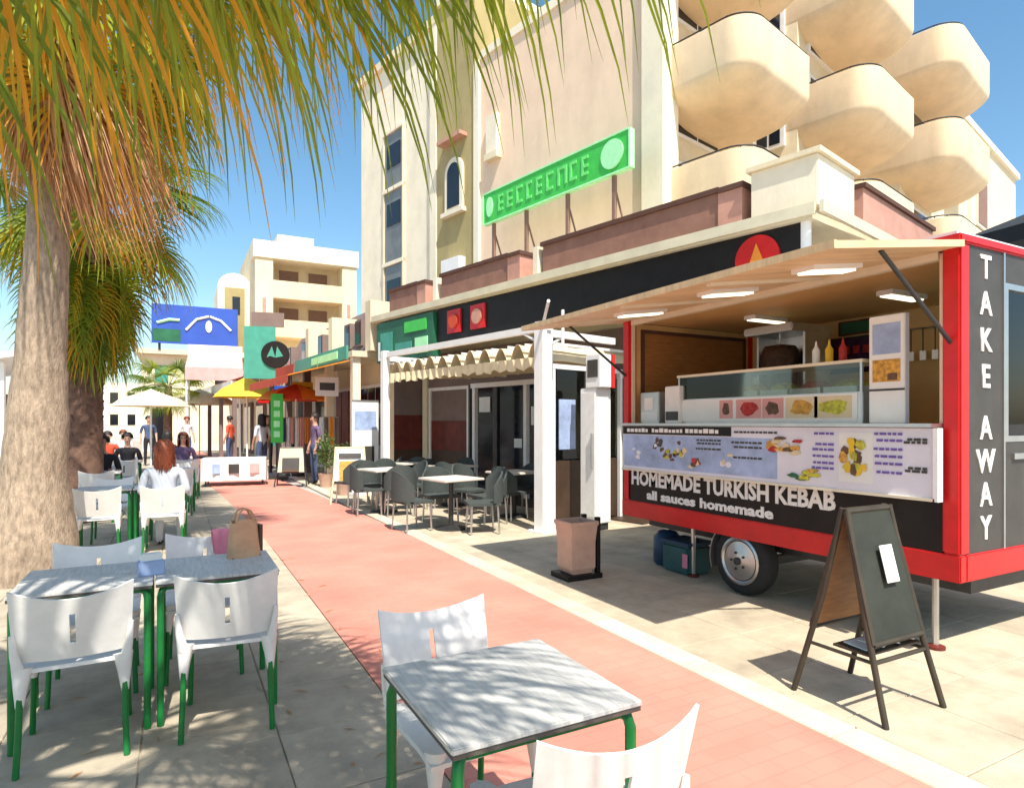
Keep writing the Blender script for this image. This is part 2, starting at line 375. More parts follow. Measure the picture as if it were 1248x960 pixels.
st = thing('stair_block', 'cream tower with a tall grey glazed slot beside the olive tower', 'tower', W0, AW)
B(.05, 8, 9.12, 14.7, 0, 15.2).build('wall', 'stucco_white', st)
B(-.08, .05, 9.12, 9.5, 0, 15.2).build('pilaster', 'stucco_white', st)
B(-.1, 8.2, 9.12, 14.8, 15.2, 15.5).build('coping', 'stucco_cream', st)
g = B(-.01, .1, 11.35, 12.75, 5.2, 12.6).build('window', 'grey_glass', st)
for z in (6.1, 9.0, 11.2):
    B(-.035, .0, 11.55, 12.5, z, z + .85).build('pane', 'window_dark', g)
for z in (5.2, 7.5, 10.3, 12.5):
    B(-.08, .05, 11.3, 12.8, z, z + .14).build('spandrel', 'stucco_white', g)
for y in (11.3, 12.7): B(-.06, .05, y, y + .07, 5.2, 12.6).build('mullion', 'stucco_cream', g)

# green roof sign on four posts
gs = thing('roof_sign', 'long bright green lettered sign board standing on four thin posts above the shop roof', 'sign', W0, AW)
gs.location = (8.80, 11.03, 0); gs.rotation_euler.z = AW - R(1.5)
bd = B(0, .12, 0, 5.3, 7.2, 8.02).build('board', 'sign_green', gs)
B(-.02, .13, -.05, .0, 7.18, 8.04).build('frame', 'sign_mint', gs); B(-.02, .13, 5.3, 5.35, 7.18, 8.04).build('frame', 'sign_mint', gs)
B(-.02, .13, 0, 5.3, 8.02, 8.06).build('frame', 'sign_mint', gs); B(-.02, .13, 0, 5.3, 7.16, 7.2).build('frame', 'sign_mint', gs)
MB().lathe([(.02, -.03), (.33, -.03), (.33, 0), (.02, 0)], (0, .48, 7.62), 24, 'X').build('emblem', 'sign_mint', gs)
MB().lathe([(.02, -.03), (.14, -.03), (.14, 0), (.02, 0)], (0, 5.02, 7.62), 16, 'X', (1, 2)).build('emblem', 'sign_mint', gs)
lr = random.Random(3); y = 1.15
while y < 4.6:                                   # the letters cannot be read: light strokes of letter size
    w = lr.uniform(.26, .36); mb = MB()
    mb.b2(-.02, 0, y + w - .07, y + w, 7.4, 7.85)
    k = lr.randrange(4)
    if k in (0, 2): mb.b2(-.02, 0, y, y + .07, 7.4, 7.85)
    if k in (0, 1, 3): mb.b2(-.021, 0, y + .07, y + w - .07, 7.78, 7.85)
    if k in (1, 2): mb.b2(-.021, 0, y + .07, y + w - .07, 7.58, 7.65)
    if k in (1, 3): mb.b2(-.021, 0, y + .07, y + w - .07, 7.4, 7.47)
    mb.build('letter', 'sign_mid', gs); y += w + .1
for y in (.45, 1.95, 3.5, 4.9): B(.05, .13, y, y + .09, 4.2, 7.2).build('post', 'post_brown', gs)
for y in (.5, 2.0, 3.55, 4.95): MB().tube([(.12, y, 6.9), (1.15, y, 4.3)], .025, 6).build('brace', 'post_brown', gs)

# ------------------------------------------------------------------ cafe building (same rotation)
CB = (6.7, 4.95, 0); CA = R(13)
cb = thing('cafe_building', 'low shop building with black sign band, cream eave and brown tiled parapets', 'building', CB, CA)
MB().prism([(1.7, 1.2), (4.4, 1.2), (4.4, 10.6), (1.7, 10.6)], 0, 4.0).build('wall', 'stucco_cream', cb)
B(1.45, 1.7, 10.5, 10.7, 0, 4.0).build('pier', 'stucco_cream', cb)
ev = MB().prism([(0, 0), (5.6, -.1), (5.6, 10.7), (0, 10.7)], 4.0, 4.15).build('eave', 'eave', cb)
B(-.05, .0, -.05, 10.7, 4.03, 4.17).build('gutter', 'eave', ev); B(-.05, 5.6, -.16, -.11, 4.03, 4.17).build('gutter', 'eave', ev)
for (y0, y1) in ((.95, 4.75), (5.35, 7.9), (8.5, 10.1)):
    p = B(.12, .9, y0 + .35, y1, 4.15, 4.68).build('parapet', 'brown_tile', cb)
    B(.08, .94, y0 + .34, y1 + .04, 4.68, 4.75).build('coping', 'roof_dark', p)
    B(.10, .92, y0, y0 + .35, 4.15, 4.66).build('end_block', 'salmon_tile', p); B(.07, .95, y0 - .03, y0 + .34, 4.66, 4.73).build('coping', 'roof_dark', p)
bx = B(.05, 1.15, -.05, .8, 4.15, 4.78).build('cream_box', 'stucco_white', cb, .01)
B(.0, 1.2, -.1, .85, 4.78, 4.84).build('cap', 'stucco_cream', bx)
for y in (4.85, 8.05): B(.08, .9, y, y + .12, 4.15, 4.7).build('pier', 'stucco_white', cb)
sd = B(1.45, 4.4, -.05, .75, 4.15, 4.7).build('parapet', 'salmon_tile', cb); B(1.42, 4.43, -.09, .79, 4.7, 4.76).build('coping', 'roof_dark', sd)
fb = B(.08, .2, .1, 8.0, 3.3, 4.0).build('sign_band', 'black_paint', cb)
def disc(y, z, r, m, parent, x=.08, nm='logo'):
    return MB().lathe([(.01, -.035), (r, -.035), (r, 0), (.01, 0)], (x, y, z), 28, 'X').build(nm, m, parent)
d = disc(.72, 3.66, .30, 'red_paint', fb); MB().add([(.03, .62, 3.6), (.03, .72, 3.85), (.03, .82, 3.58), (.045, .62, 3.6), (.045, .72, 3.85), (.045, .82, 3.58)], [(0, 1, 2), (3, 5, 4), (0, 3, 4, 1), (1, 4, 5, 2), (2, 5, 3, 0)]).build('flame', 'canvas_orange', d)
for y in (6.55, 7.35):
    q = B(.04, .08, y - .23, y + .23, 3.42, 3.9).build('logo', 'red_paint', fb); disc(y, 3.66, .15, 'canvas_red' if y > 7 else 'salmon_tile', q, .04, 'roundel')
gb = B(.0, .2, 8.05, 10.5, 3.0, 3.95).build('green_fascia', 'fascia_green', cb)
for (y0, y1, z0, z1, m_) in ((8.25, 8.75, 3.1, 3.45, 'sign_mint'), (8.9, 9.6, 3.12, 3.4, 'teal'), (9.75, 10.3, 3.1, 3.7, 'teal'), (8.3, 9.2, 3.6, 3.85, 'sign_green'), (10.2, 10.4, 3.05, 3.5, 'white_paint')):
    B(-.02, 0, y0, y1, z0, z1).build('panel', m_, gb)
MB().tube([(.13, .13, 0), (.13, .13, 4.0)], .065, 12).build('drain_pipe', 'white_paint', cb, smooth=40)
B(1.6, 4.4, -.03, .0, 3.3, 4.0).build('sign_band', 'roof_dark', cb)
MB().lathe([(.01, -.05), (.2, -.05), (.2, 0), (.01, 0)], (.62, .1, 3.62), 24, 'Y').build('logo', 'salmon_tile', cb)
# shop front: white frames, dark glass, red-brown panels
for i, (y0, y1, k) in enumerate(((2.4, 3.5, 'd'), (3.5, 4.6, 'g'), (4.6, 5.7, 'g'), (5.7, 6.8, 'g'), (6.8, 7.8, 'g'), (7.8, 8.8, 'g'), (8.8, 10.5, 'r'))):
    f = MB()
    f.b2(1.52, 1.64, y0, y0 + .07, 0, 2.45); f.b2(1.52, 1.64, y1 - .07, y1, 0, 2.45); f.b2(1.52, 1.64, y0 + .07, y1 - .07, 2.37, 2.45); f.b2(1.53, 1.63, y0 + .07, y1 - .07, 0, .1)
    f = f.build('shop_window', 'white_paint' if i in (6,) else 'charcoal', cb)
    B(1.57, 1.6, y0 + .07, y1 - .07, .1 if k != 'r' else 1.6, 2.37).build('pane', 'glass_blue' if k != 'r' else 'mauve_roof', f)
    if k == 'r': B(1.555, 1.61, y0 + .07, y1 - .07, .85, 1.6).build('door_panel', 'red_brown', f); B(1.56, 1.61, y0 + .07, y1 - .07, .1, .85).build('door_panel', 'dark_wood', f)
B(1.5, 1.7, 2.4, 10.5, 2.45, 3.3).build('lintel', 'mauve_roof', cb)
B(.15, 1.52, 2.6, 10.4, .001, .02).build('painted_shade', 'dark_wood', cb)  # thin dark sheet: the cafe's shade painted over its paving
B(1.54, 1.56, 6.9, 7.15, 1.0, 1.2).build('window_notice', 'paper', cb); B(1.54, 1.56, 6.45, 6.6, 1.5, 1.9).build('window_notice', 'paper', cb)
B(1.54, 1.56, 8.0, 8.4, 1.8, 2.15).build('window_notice', 'paper', cb)

pg = thing('pergola', 'white steel pergola in front of the cafe carrying a cream pleated fabric shade', 'pergola', CB, CA)
B(-1.53, -1.33, 3.03, 3.23, 0, 2.98).build('post', 'white_paint', pg, .012)
B(-1.36, -1.22, 7.76, 7.9, 0, 2.98).build('post', 'white_paint', pg, .01)
B(-1.6, -1.26, 2.96, 3.3, 0, .03).build('base_plate', 'white_paint', pg)
MB().box((-1.35, 5.45, 2.90), (.08, 4.9, .1), rz=R(-1.9)).build('beam', 'white_paint', pg)
B(-1.43, .1, 3.09, 3.17, 2.78, 2.88).build('beam', 'white_paint', pg); B(-1.27, .1, 7.79, 7.87, 2.78, 2.88).build('beam', 'white_paint', pg)
B(.9, 1.0, 3.1, 7.9, 2.32, 2.42).build('rail', 'white_paint', pg)
for y in (4.45, 6.05, 7.75): B(.9, .99, y, y + .09, 0, 2.32).build('post', 'white_paint', pg)
def fab(u, v):
    x = -1.25 + u * 2.0; y = 3.3 + v * 4.4; sag = abs(math.sin(v * math.pi * 11)) 
    return (x, y, 2.74 - .3 * (1 - sag) ** 1.0 * (1.0 - .25 * u) + .02 * math.sin(u * 9 + v * 20))
MB().grid(fab, 10, 132, .006).build('fabric_shade', 'canvas_cream', pg, smooth=60)
for k in range(12): 
    y = 3.3 + k * .4; B(-1.27, .8, y - .012, y + .012, 2.70, 2.74).build('rod', 'white_paint', pg)
MB().grid(lambda u, v: (-1.28 + .03 * math.sin(v * 140), 3.3 + v * 4.4, 2.52 - u * (.13 + .06 * abs(math.sin(v * math.pi * 16)))), 3, 190, .005).build('valance', 'canvas_cream', pg, smooth=60)
for (a, b_) in (((-1.43, 3.13, 2.98), (-1.85, 2.6, 3.15)), ((-1.43, 3.13, 2.6), (-1.0, 3.13, 2.82)), ((-1.43, 3.13, 2.65), (-1.43, 3.6, 2.88)), ((-1.43, 2.75, 2.62), (-1.43, 2.75, 3.1))): MB().tube([a, b_], .022, 8).build('bracket', 'white_paint', pg)

sc_ = thing('glazed_screen', 'glazed wind screen with dark wood lower panel at the end of the pergola', 'screen', CB, CA)
for x in (-1.1, -.35, .45): B(x, x + .06, 3.28, 3.34, 0, 2.35).build('stile', 'white_paint', sc_)
B(-1.1, .51, 3.275, 3.345, 2.35, 2.42).build('top_rail', 'white_paint', sc_)
for x in (-1.04, -.29):
    B(x, x + .69, 3.295, 3.325, .05, .98).build('wood_panel', 'dark_wood', sc_); B(x, x + .69, 3.305, 3.313, 1.0, 2.35).build('pane', 'clear_glass', sc_)
B(-.95, -.6, 3.29, 3.304, 1.15, 1.9).build('poster', 'menu_blue', sc_)

wc = thing('drinks_cabinet', 'tall white cabinet standing behind the red trailer', 'cabinet', (5.17, 7.33, 0), R(10))
B(.12, .42, 0, .34, .1, 2.05).build('body', 'white_paint', wc, .015); B(.108, .12, .03, .31, .2, 1.98).build('door', 'white_plastic', wc)
B(.07, .108, .05, .075, .9, 1.4).build('handle', 'steel', wc); B(.15, .39, .03, .31, 0, .1).build('plinth', 'dark_steel', wc)
ac = thing('meter_box', 'small white box with a red edge on top of the tall white cabinet', 'box', (5.22, 7.25, 2.05), R(10))
B(.07, .30, 0, .3, 0, .48).build('case', 'white_paint', ac, .012); B(.30, .36, -.01, .31, .0, .48).build('edge_strip', 'red_paint', ac); B(.058, .07, .05, .25, .15, .4).build('grille', 'charcoal', ac)

# ------------------------------------------------------------------ further shops along the street
s2 = thing('shop_row', 'row of terrace shops under a mauve sloping roof with dark dormer windows', 'building', (4.35, 15.7, 0), R(5))
B(.6, 5, 0, 9.4, 0, 3.2).build('wall', 'stucco_cream', s2)
MB().add([(.0, 0, 3.35), (.0, 9.4, 3.35), (.7, 0, 4.75), (.7, 9.4, 4.75), (5, 0, 4.75), (5, 9.4, 4.75), (5, 0, 3.35), (5, 9.4, 3.35)], [(0, 1, 3, 2), (2, 3, 5, 4), (4, 5, 7, 6), (0, 2, 4, 6), (1, 7, 5, 3), (0, 6, 7, 1)]).build('roof', 'mauve_roof', s2)
for y in (.9, 1.8, 4.4, 6.3, 8.3):
    w = B(.05, .5, y, y + .5, 3.6, 4.3).build('dormer', 'mauve_roof', s2); B(.03, .05, y + .05, y + .45, 3.66, 4.24).build('pane', 'window_dark', w)
B(.6, 5, -.03, 0, .85, 1.75).build('side_panel', 'red_brown', s2); B(.6, 5, -.03, 0, 1.75, 3.2).build('side_panel', 'mauve_roof', s2); B(.6, 5, -.03, 0, 0, .85).build('side_panel', 'dark_wood', s2)
for y in (0, 3.1, 5.6): B(-.12, .7, y - .25, y + .12, 3.35, 4.6).build('pier', 'stucco_cream', s2)
B(-.5, .6, 0, 9.4, 3.2, 3.35).build('eave', 'eave', s2)
gf = B(-.55, -.5, .3, 5.4, 3.15, 3.5).build('fascia', 'teal', s2); B(-.57, -.55, 1.0, 3.4, 3.22, 3.42).build('panel', 'sign_mint', gf)
B(-.55, -.5, 5.5, 9.2, 3.1, 3.45).build('fascia', 'canvas_red', s2)
for y in (0.1, 2.3, 4.6, 6.9, 9.2): B(-.45, -.25, y, y + .2, 0, 3.2).build('column', 'stucco_white' if y < 4 else 'mauve_roof', s2)
for (y0, y1, m_) in ((.5, 2.2, 'window_dark'), (2.6, 4.5, 'red_brown'), (4.9, 6.8, 'window_dark'), (7.2, 9.1, 'wicker')):
    f = B(.52, .6, y0, y1, .05, 2.6).build('shop_front', 'white_paint', s2)
    for k in range(3):
        yy = y0 + .05 + k * (y1 - y0) / 3; B(.49, .52, yy, yy + (y1 - y0) / 3 - .1, .15, 2.5).build('pane', m_, f)
aw = MB().grid(lambda u, v: (-.5 - u * 1.5, .2 + v * 4.6, 3.1 - u * .42), 2, 6, .02).build('awning', 'canvas_orange', s2)
MB().grid(lambda u, v: (-2.0, .2 + v * 4.6, 2.69 - u * (.16 + .05 * abs(math.sin(v * 40)))), 2, 60, .01).build('valance', 'canvas_red', aw)

s3 = thing('shop_terrace', 'white walled terrace shop with a pink awning beyond the mauve roofs', 'building', (3.35, 25.6, 0), R(5))
B(.4, 6, 0, 12, 0, 3.9).build('wall', 'stucco_white', s3)
B(.2, 6.1, -.1, 12.1, 3.9, 4.1).build('coping', 'stucco_cream', s3)
aw = MB().grid(lambda u, v: (.4 - u * 1.9, .3 + v * 10, 3.9 - u * .75), 3, 10, .02).build('awning', 'canvas_pink', s3)
MB().grid(lambda u, v: (-1.5, .3 + v * 10, 3.14 - u * (.3 + .05 * abs(math.sin(v * 60)))), 2, 90, .01).build('valance', 'white_paint', aw)
for k, y in enumerate((.8, 3.4, 6.2, 9)):
    f = B(.3, .4, y, y + 1.8, .1, 2.5).build('shop_front', 'mauve_roof', s3); B(.27, .3, y + .15, y + 1.65, .3, 2.3).build('pane', 'window_dark', f)
for y in (.4, 3.6, 7): B(-1.45, -1.3, y, y + .15, 0, 3.0).build('column', 'mauve_roof', s3)

hb = thing('apartment_house', 'far cream apartment house with two rows of shaded loggia balconies', 'building', (3.7, 36, 0), 0)
B(0, 5.4, 1.4, 9, 0, 11.6).build('wall', 'stucco_cream', hb)
for x0, x1 in ((0, .9), (4.6, 5.4)): B(x0, x1, 0, 1.4, 0, 10.9).build('pier', 'stucco_cream', hb)
B(-.1, 5.5, -.1, 1.4, 10.4, 11.3).build('roof_band', 'stucco_white', hb)
B(1.4, 3.4, 2, 5, 11.6, 12.3).build('roof_box', 'stucco_white', hb)
for z in (6.2, 8.3):
    p = B(.9, 4.6, 0, .12, z, z + .95).build('balcony', 'balcony', hb); B(.9, 4.6, 0.12, 1.4, z, z + .12).build('floor', 'balcony', p)
    for x in (1.3, 2.9): 
        f = B(x, x + 1.2, 1.34, 1.4, z + .12, z + 1.9).build('balcony_door', 'canvas_cream', hb); B(x + .08, x + 1.12, 1.31, 1.34, z + .2, z + 1.8).build('pane', 'post_brown', f)
for x in (.3, 4.8): f = B(x, x + .3, -.03, 0, 7.2, 8.3).build('window', 'stucco_white', hb); B(x + .05, x + .25, -.04, -.03, 7.25, 8.25).build('pane', 'salmon_tile', f)
ht = thing('arched_tower', 'far cream tower with a rounded gable and one dark window', 'tower', (2.05, 39, 0), 0)
pts = [(0, 0), (1.75, 0), (1.75, 9.3)] + [(.875 + .875 * math.cos(math.pi * k / 8), 9.3 + .75 * math.sin(math.pi * k / 8)) for k in range(1, 8)] + [(0, 9.3)]
n = len(pts); MB().add([(x, 0, z) for x, z in pts] + [(x, 4, z) for x, z in pts], [tuple(range(n)), tuple(range(n, 2 * n))[::-1]] + [(i, (i + 1) % n, n + (i + 1) % n, n + i) for i in range(n)]).build('wall', 'stucco_white', ht)
f = B(.35, 1.4, -.05, 0, 5.0, 9.2).build('panel', 'stucco_olive', ht); B(.75, 1.15, -.08, -.05, 7.7, 8.7).build('window', 'window_dark', ht)

wh = thing('white_house', 'low white house under the blue billboard', 'building', (-1.6, 38.6, 0), 0)
B(0, 4.7, 0, 6, 0, 5.2).build('wall', 'stucco_white', wh); B(-.3, 5.0, -.5, 6, 5.2, 5.45).build('roof', 'stucco_cream', wh)
for x in (.5, 1.9, 3.4): f = B(x, x + .8, -.04, 0, 3.6, 4.7).build('window', 'stucco_cream', wh); B(x + .08, x + .72, -.06, -.04, 3.68, 4.62).build('pane', 'teal' if x < 1 else 'window_dark', f)
B(.4, 1.4, -.05, 0, 0, 2.3).build('door', 'window_dark', wh)
bb = thing('billboard', 'wide blue billboard with white swooping marks on a white house roof', 'billboard', (-1.15, 37.9, 0), 0)
B(0, 4.15, 0, .15, 5.75, 7.8).build('board', 'sign_blue', bb)
for x in (.3, 2, 3.8): B(x, x + .12, .15, .27, 5.4, 7.6).build('post', 'dark_steel', bb); 
MB().tube([(1.6, -.02, 6.5), (2.1, -.02, 7.1), (2.7, -.02, 7.3)], .07, 6).build('swoosh', 'white_paint', bb)
MB().tube([(2.75, -.02, 7.3), (3.3, -.02, 7.1), (3.8, -.02, 6.6)], .07, 6).build('swoosh', 'white_paint', bb)
MB().lathe([(.02, -.04), (.16, -.04), (.16, 0), (.02, 0)], (2.7, -.005, 6.75), 16, 'Y', (2, 1)).build('emblem', 'white_paint', bb)
MB().tube([(.25, -.02, 6.8), (.8, -.02, 7.0), (1.3, -.02, 7.0)], .08, 6).build('swoosh', 'sign_mint', bb)
B(.05, 1.35, -.012, 0, 5.85, 6.5).build('panel', 'fascia_green', bb)

fb2 = thing('far_hotel', 'pale far hotel block seen between the palm and the billboard', 'building', (-6.5, 75, 0), 0)
B(0, 6.5, 0, 10, 0, 5.6).build('wall', 'stucco_white', fb2); B(3.2, 9.5, 4, 12, 0, 8.2).build('wall', 'stucco_pink', fb2)
for i in range(4):
    for z in (1.2, 3.4): f = B(.5 + i * 1.5, 1.4 + i * 1.5, -.05, 0, z, z + 1.3).build('window', 'stucco_cream', fb2); B(.6 + i * 1.5, 1.3 + i * 1.5, -.07, -.05, z + .1, z + 1.2).build('pane', 'window_dark', f)
ka = thing('beach_kiosk', 'low white roofed beach kiosk across the road behind the palm trunk', 'kiosk', (-11.6, 30, 0), R(-10))
MB().add([(-.5, -.5, 2.7), (7, -.5, 4.0), (7, 5, 4.0), (-.5, 5, 2.7), (-.5, -.5, 2.9), (7, -.5, 4.2), (7, 5, 4.2), (-.5, 5, 2.9)], [(0, 1, 2, 3), (4, 7, 6, 5), (0, 4, 5, 1), (1, 5, 6, 2), (2, 6, 7, 3), (3, 7, 4, 0)]).build('roof', 'white_paint', ka)
for k in range(6): B(k * 1.2, k * 1.2 + .15, 0, .15, 0, 2.75 + k * .2).build('post', 'white_paint', ka)
B(0, 6.6, 3, 4.5, 0, 2.7).build('wall', 'mauve_roof', ka)

pk = thing('pink_canopy', 'big pink fabric canopy on white posts before the white house', 'canopy', (.3, 28, 0), R(-4))
MB().grid(lambda u, v: (2.1 * u, 1.8 * v, 3.75 + .6 * v), 3, 3, .02).build('roof_fabric', 'canvas_pink', pk); MB().grid(lambda u, v: (2.1 * u, 0 - .02 * math.sin(u * 30), 3.75 - .5 * v), 24, 2, .01).build('front_drop', 'canvas_pink', pk, smooth=60)
MB().grid(lambda u, v: (2.1 * u, 1.8 + .02, 4.35 + .5 * v), 2, 1, .02).build('sign_strip', 'white_paint', pk)
for x in (.05, 2.0):
    for y in (.05, 1.75): MB().tube([(x, y, 0), (x, y, 3.75 + .33 * y)], .035, 8).build('post', 'white_paint', pk)
cw = thing('cream_house', 'low cream house with a white pilaster behind the dark navy parasol', 'building', (25.0, 12.5, 0), R(13))
B(0, 9, 0, 8, 0, 12.6).build('wall', 'stucco_cream', cw); B(1.1, 1.6, -.12, 0, 0, 12.9).build('pilaster', 'stucco_white', cw); B(-.15, 9.1, -.15, 8, 12.6, 12.85).build('coping', 'stucco_white', cw)
for z in (6.2, 9.2): f = B(2.3, 3.8, -.06, 0, z, z + 1.9).build('window', 'stucco_white', cw); B(2.4, 3.7, -.08, -.06, z + .1, z + 1.8).build('pane', 'post_brown', f)

# clutter along the far shops: hanging signs, planters and boards
cl = random.Random(17)
for k, (y, m_, l) in enumerate(((1.2, 'white_paint', 'white hanging sign above the far shop with the red brown front'), (3.6, 'canvas_yellow', 'yellow hanging sign under the mauve roof'), (6.0, 'sign_blue', 'blue hanging sign under the mauve roof'), (8.4, 'red_paint', 'red hanging sign under the mauve roof'))):
    t = thing('hanging_sign', l, 'sign', (4.35 - .087 * y - .75, 15.7 + y, 2.25), R(5)); B(-.3, .3, -.03, .03, 0, .5).build('board', m_, t, .01); B(-.2, .2, -.035, -.03, .15, .35).build('print', 'charcoal' if m_ != 'sign_blue' else 'paper', t)
    for x in (-.25, .25): MB().tube([(x, 0, .5), (x, 0, .92)], .008, 6).build('chain', 'steel', t)
for k, (x, y, m_, l) in enumerate(((3.55, 17.3, 'mauve_roof', 'grey post card rack outside the far shop'), (3.2, 19.0, 'canvas_pink', 'pink beach towel rack outside the far shop'), (3.0, 23.4, 'teal', 'teal swimwear rack outside the far shop'), (3.3, 21.2, 'gas_blue', 'dark blue towel rack outside the far shop'))):
    t = thing('shop_rack', l, 'rack', (x, y, 0), R(10)); 
    for q in (-.35, .35): MB().tube([(q, -.2, 0), (q, 0, .3), (q, 0, 1.7)], .015, 6).build('upright', 'steel', t)
    MB().tube([(-.35, 0, 1.7), (.35, 0, 1.7)], .015, 6).build('rail', 'steel', t)
    for j in range(5): MB().grid(lambda u, v, j=j: (-.33 + j * .14 + .11 * u, -.02 + .02 * math.sin(8 * u + j), 1.69 - (.75 + .1 * (j % 3)) * v), 4, 4, .006).build('hanging_cloth', (m_, 'paper', m_, 'canvas_orange', m_)[j], t)

# ------------------------------------------------------------------ food trailer
TL = (4.41, 2.2, 0)
tr = thing('food_trailer', 'red and black kebab food trailer with raised serving flap and a white TAKE AWAY column', 'food trailer', TL)
LY = 3.42; LX = 2.0
B(.3, 1.7, .08, LY - .08, .40, .53).build('chassis', 'dark_steel', tr)
B(.26, 1.74, .03, LY - .03, .53, .56).build('floor', 'steel', tr)
B(0, .04, .1, LY - .1, .70, 1.52).build('front_panel', 'black_paint', tr)
for (x0, x1, y0, y1) in ((-.014, .06, -.014, LY + .014), (LX - .06, LX + .014, -.014, LY + .014)): B(x0, x1, y0, y1, .525, .70).build('skirt', 'red_paint', tr, .008)
for (y0, y1) in ((-.014, .06), (LY - .06, LY + .014)): B(.06, LX - .06, y0, y1, .525, .70).build('skirt', 'red_paint', tr, .008)
for x in (0, LX - .1):
    for y in (0, LY - .1): B(x - .012, x + .1, y - .012, y + .1, .70, 2.70).build('corner_post', 'red_paint', tr, .012)
B(-.02, LX + .02, -.02, LY + .02, 2.70, 2.76).build('roof_trim', 'red_paint', tr, .012)
B(.03, LX - .03, .03, LY - .03, 2.76, 2.79).build('roof', 'white_paint', tr)
B(.1, LX - .05, .1, LY - .1, 2.655, 2.70).build('ceiling', 'interior', tr)
B(LX - .05, LX, .1, LY - .1, .70, 2.70).build('back_wall', 'charcoal', tr); B(LX - .075, LX - .05, .1, LY - .1, .56, 2.655).build('lining', 'interior', tr)
B(.1, LX - .1, LY - .05, LY, .70, 2.70).build('end_wall', 'black_paint', tr); B(.1, LX - .1, LY - .075, LY - .05, .56, 2.655).build('lining', 'interior', tr)
wp = B(.22, 1.78, LY - .088, LY - .075, 1.45, 2.55).build('wood_panel', 'wood_panel', tr)
for (x0, x1, z0, z1) in ((.18, .22, 1.45, 2.59), (1.78, 1.82, 1.45, 2.59), (.22, 1.78, 2.55, 2.59)): B(x0, x1, LY - .1, LY - .075, z0, z1).build('trim', 'roof_dark', wp)
# near end: lettered column, window, panels
ec = B(.1, .53, 0, .04, .70, 2.70).build('lettered_panel', 'charcoal', tr)
for ch, z in zip('TAKEAWAY', (2.58, 2.34, 2.10, 1.86, 1.52, 1.30, 1.08, .86)):
    letters('letter', ch, .215, 'lettering', ec, (.31, -.003, z - .075), (R(90), 0, 0), 'CENTER', .004)
B(.53, .55, -.01, .05, .70, 2.70).build('trim', 'steel', tr)
B(.55, 1.9, .0, .04, .70, 1.42).build('end_panel', 'charcoal', tr); B(.55, 1.9, .0, .04, 2.5, 2.70).build('end_panel', 'charcoal', tr); B(1.8, 1.9, 0, .04, 1.42, 2.5).build('end_panel', 'charcoal', tr)
ew = MB(); ew.b2(.55, .6, -.005, .045, 1.42, 2.5); ew.b2(1.75, 1.8, -.005, .045, 1.42, 2.5); ew.b2(.6, 1.75, -.005, .045, 1.42, 1.46); ew.b2(.6, 1.75, -.005, .045, 2.46, 2.5)
ew = ew.build('window', 'steel', tr); B(.6, 1.75, .016, .024, 1.46, 2.46).build('pane', 'clear_glass', ew)
B(.65, 1.7, -.02, 0, 1.30, 1.34).build('rail', 'steel', tr)
# counter and menu panel
ct = B(-.14, .55, .1, LY - .1, 1.52, 1.545).build('counter', 'steel', tr)
mp = B(-.10, -.06, .1, LY - .12, 1.06, 1.515).build('menu_panel', 'menu_white', tr)
B(-.115, -.055, .09, LY - .11, 1.04, 1.06).build('edge', 'cream_paint', mp); B(-.115, -.055, .07, .1, 1.04, 1.515).build('edge', 'white_paint', mp)
for y in (.3, 1.2, 2.2, 3.1): B(-.06, 0, y, y + .04, 1.1, 1.4).build('bracket', 'dark_steel', mp)
XP = -.10
B(XP - .003, XP, 1.3, LY - .14, 1.09, 1.42).build('print', 'menu_blue', mp)
hd = B(XP - .006, XP - .003, 1.78, LY - .13, 1.43, 1.512).build('header', 'black_paint', mp)
pr = random.Random(11); y = LY - .2
for w in (.34, .06, .42, .06, .40):
    if w > .1:
        yy = y
        while yy > y - w: ww = pr.uniform(.03, .06); B(XP - .009, XP - .006, yy - ww, yy, 1.452, 1.452 + pr.uniform(.03, .042)).build('print', 'lettering', hd); yy -= ww + .014
    y -= w
def blob(name, y, z, w, h, m, seed, n=11, x=XP - .003):
    r = random.Random(seed); p = [(y + w / 2 * math.cos(2 * math.pi * k / n) * r.uniform(.6, 1.1), z + h / 2 * math.sin(2 * math.pi * k / n) * r.uniform(.6, 1.1)) for k in range(n)]
    return MB().add([(x - .003, a, b) for a, b in p] + [(x + .001, a, b) for a, b in p], [tuple(range(n))] + [(i, (i + 1) % n, n + (i + 1) % n, n + i) for i in range(n)]).build(name, m, mp)
def dish(y, z, w, h, pal, seed, n=16):                # a printed plate of food: many small overlapping pieces
    r = random.Random(seed)
    for k in range(n):
        a = r.uniform(0, 6.28); q = r.random() ** .6
        blob('picture', y + w / 2 * q * math.cos(a), z + h / 2 * q * math.sin(a), r.uniform(.25, .5) * w, r.uniform(.25, .5) * h, pal[r.randrange(len(pal))], seed * 31 + k, 9, XP - .003 - .0004 * k)
dish(1.2, 1.37, .34, .12, ('food_gold', 'food_gold', 'food_brown', 'canvas_cream', 'food_red'), 1); dish(1.05, 1.15, .24, .09, ('food_green', 'food_gold', 'fascia_green', 'food_green'), 2)
B(XP - .002, XP, .5, .76, 1.12, 1.48).build('print', 'paper', mp); dish(.63, 1.32, .19, .24, ('food_green', 'food_gold', 'food_green', 'canvas_yellow', 'food_brown'), 3)
for i, (yy, zz, pal) in enumerate(((2.72, 1.33, ('food_brown', 'charcoal', 'paper')), (2.55, 1.22, ('food_brown', 'food_green', 'canvas_cream')), (2.42, 1.29, ('canvas_cream', 'food_green', 'food_brown')), (2.2, 1.16, ('food_red', 'food_brown', 'canvas_cream')), (3.05, 1.25, ('menu_white', 'paper', 'menu_blue')), (1.85, 1.22, ('menu_white', 'canvas_cream', 'menu_blue')))): dish(yy, zz, .17, .13, pal, 20 + i, 9)
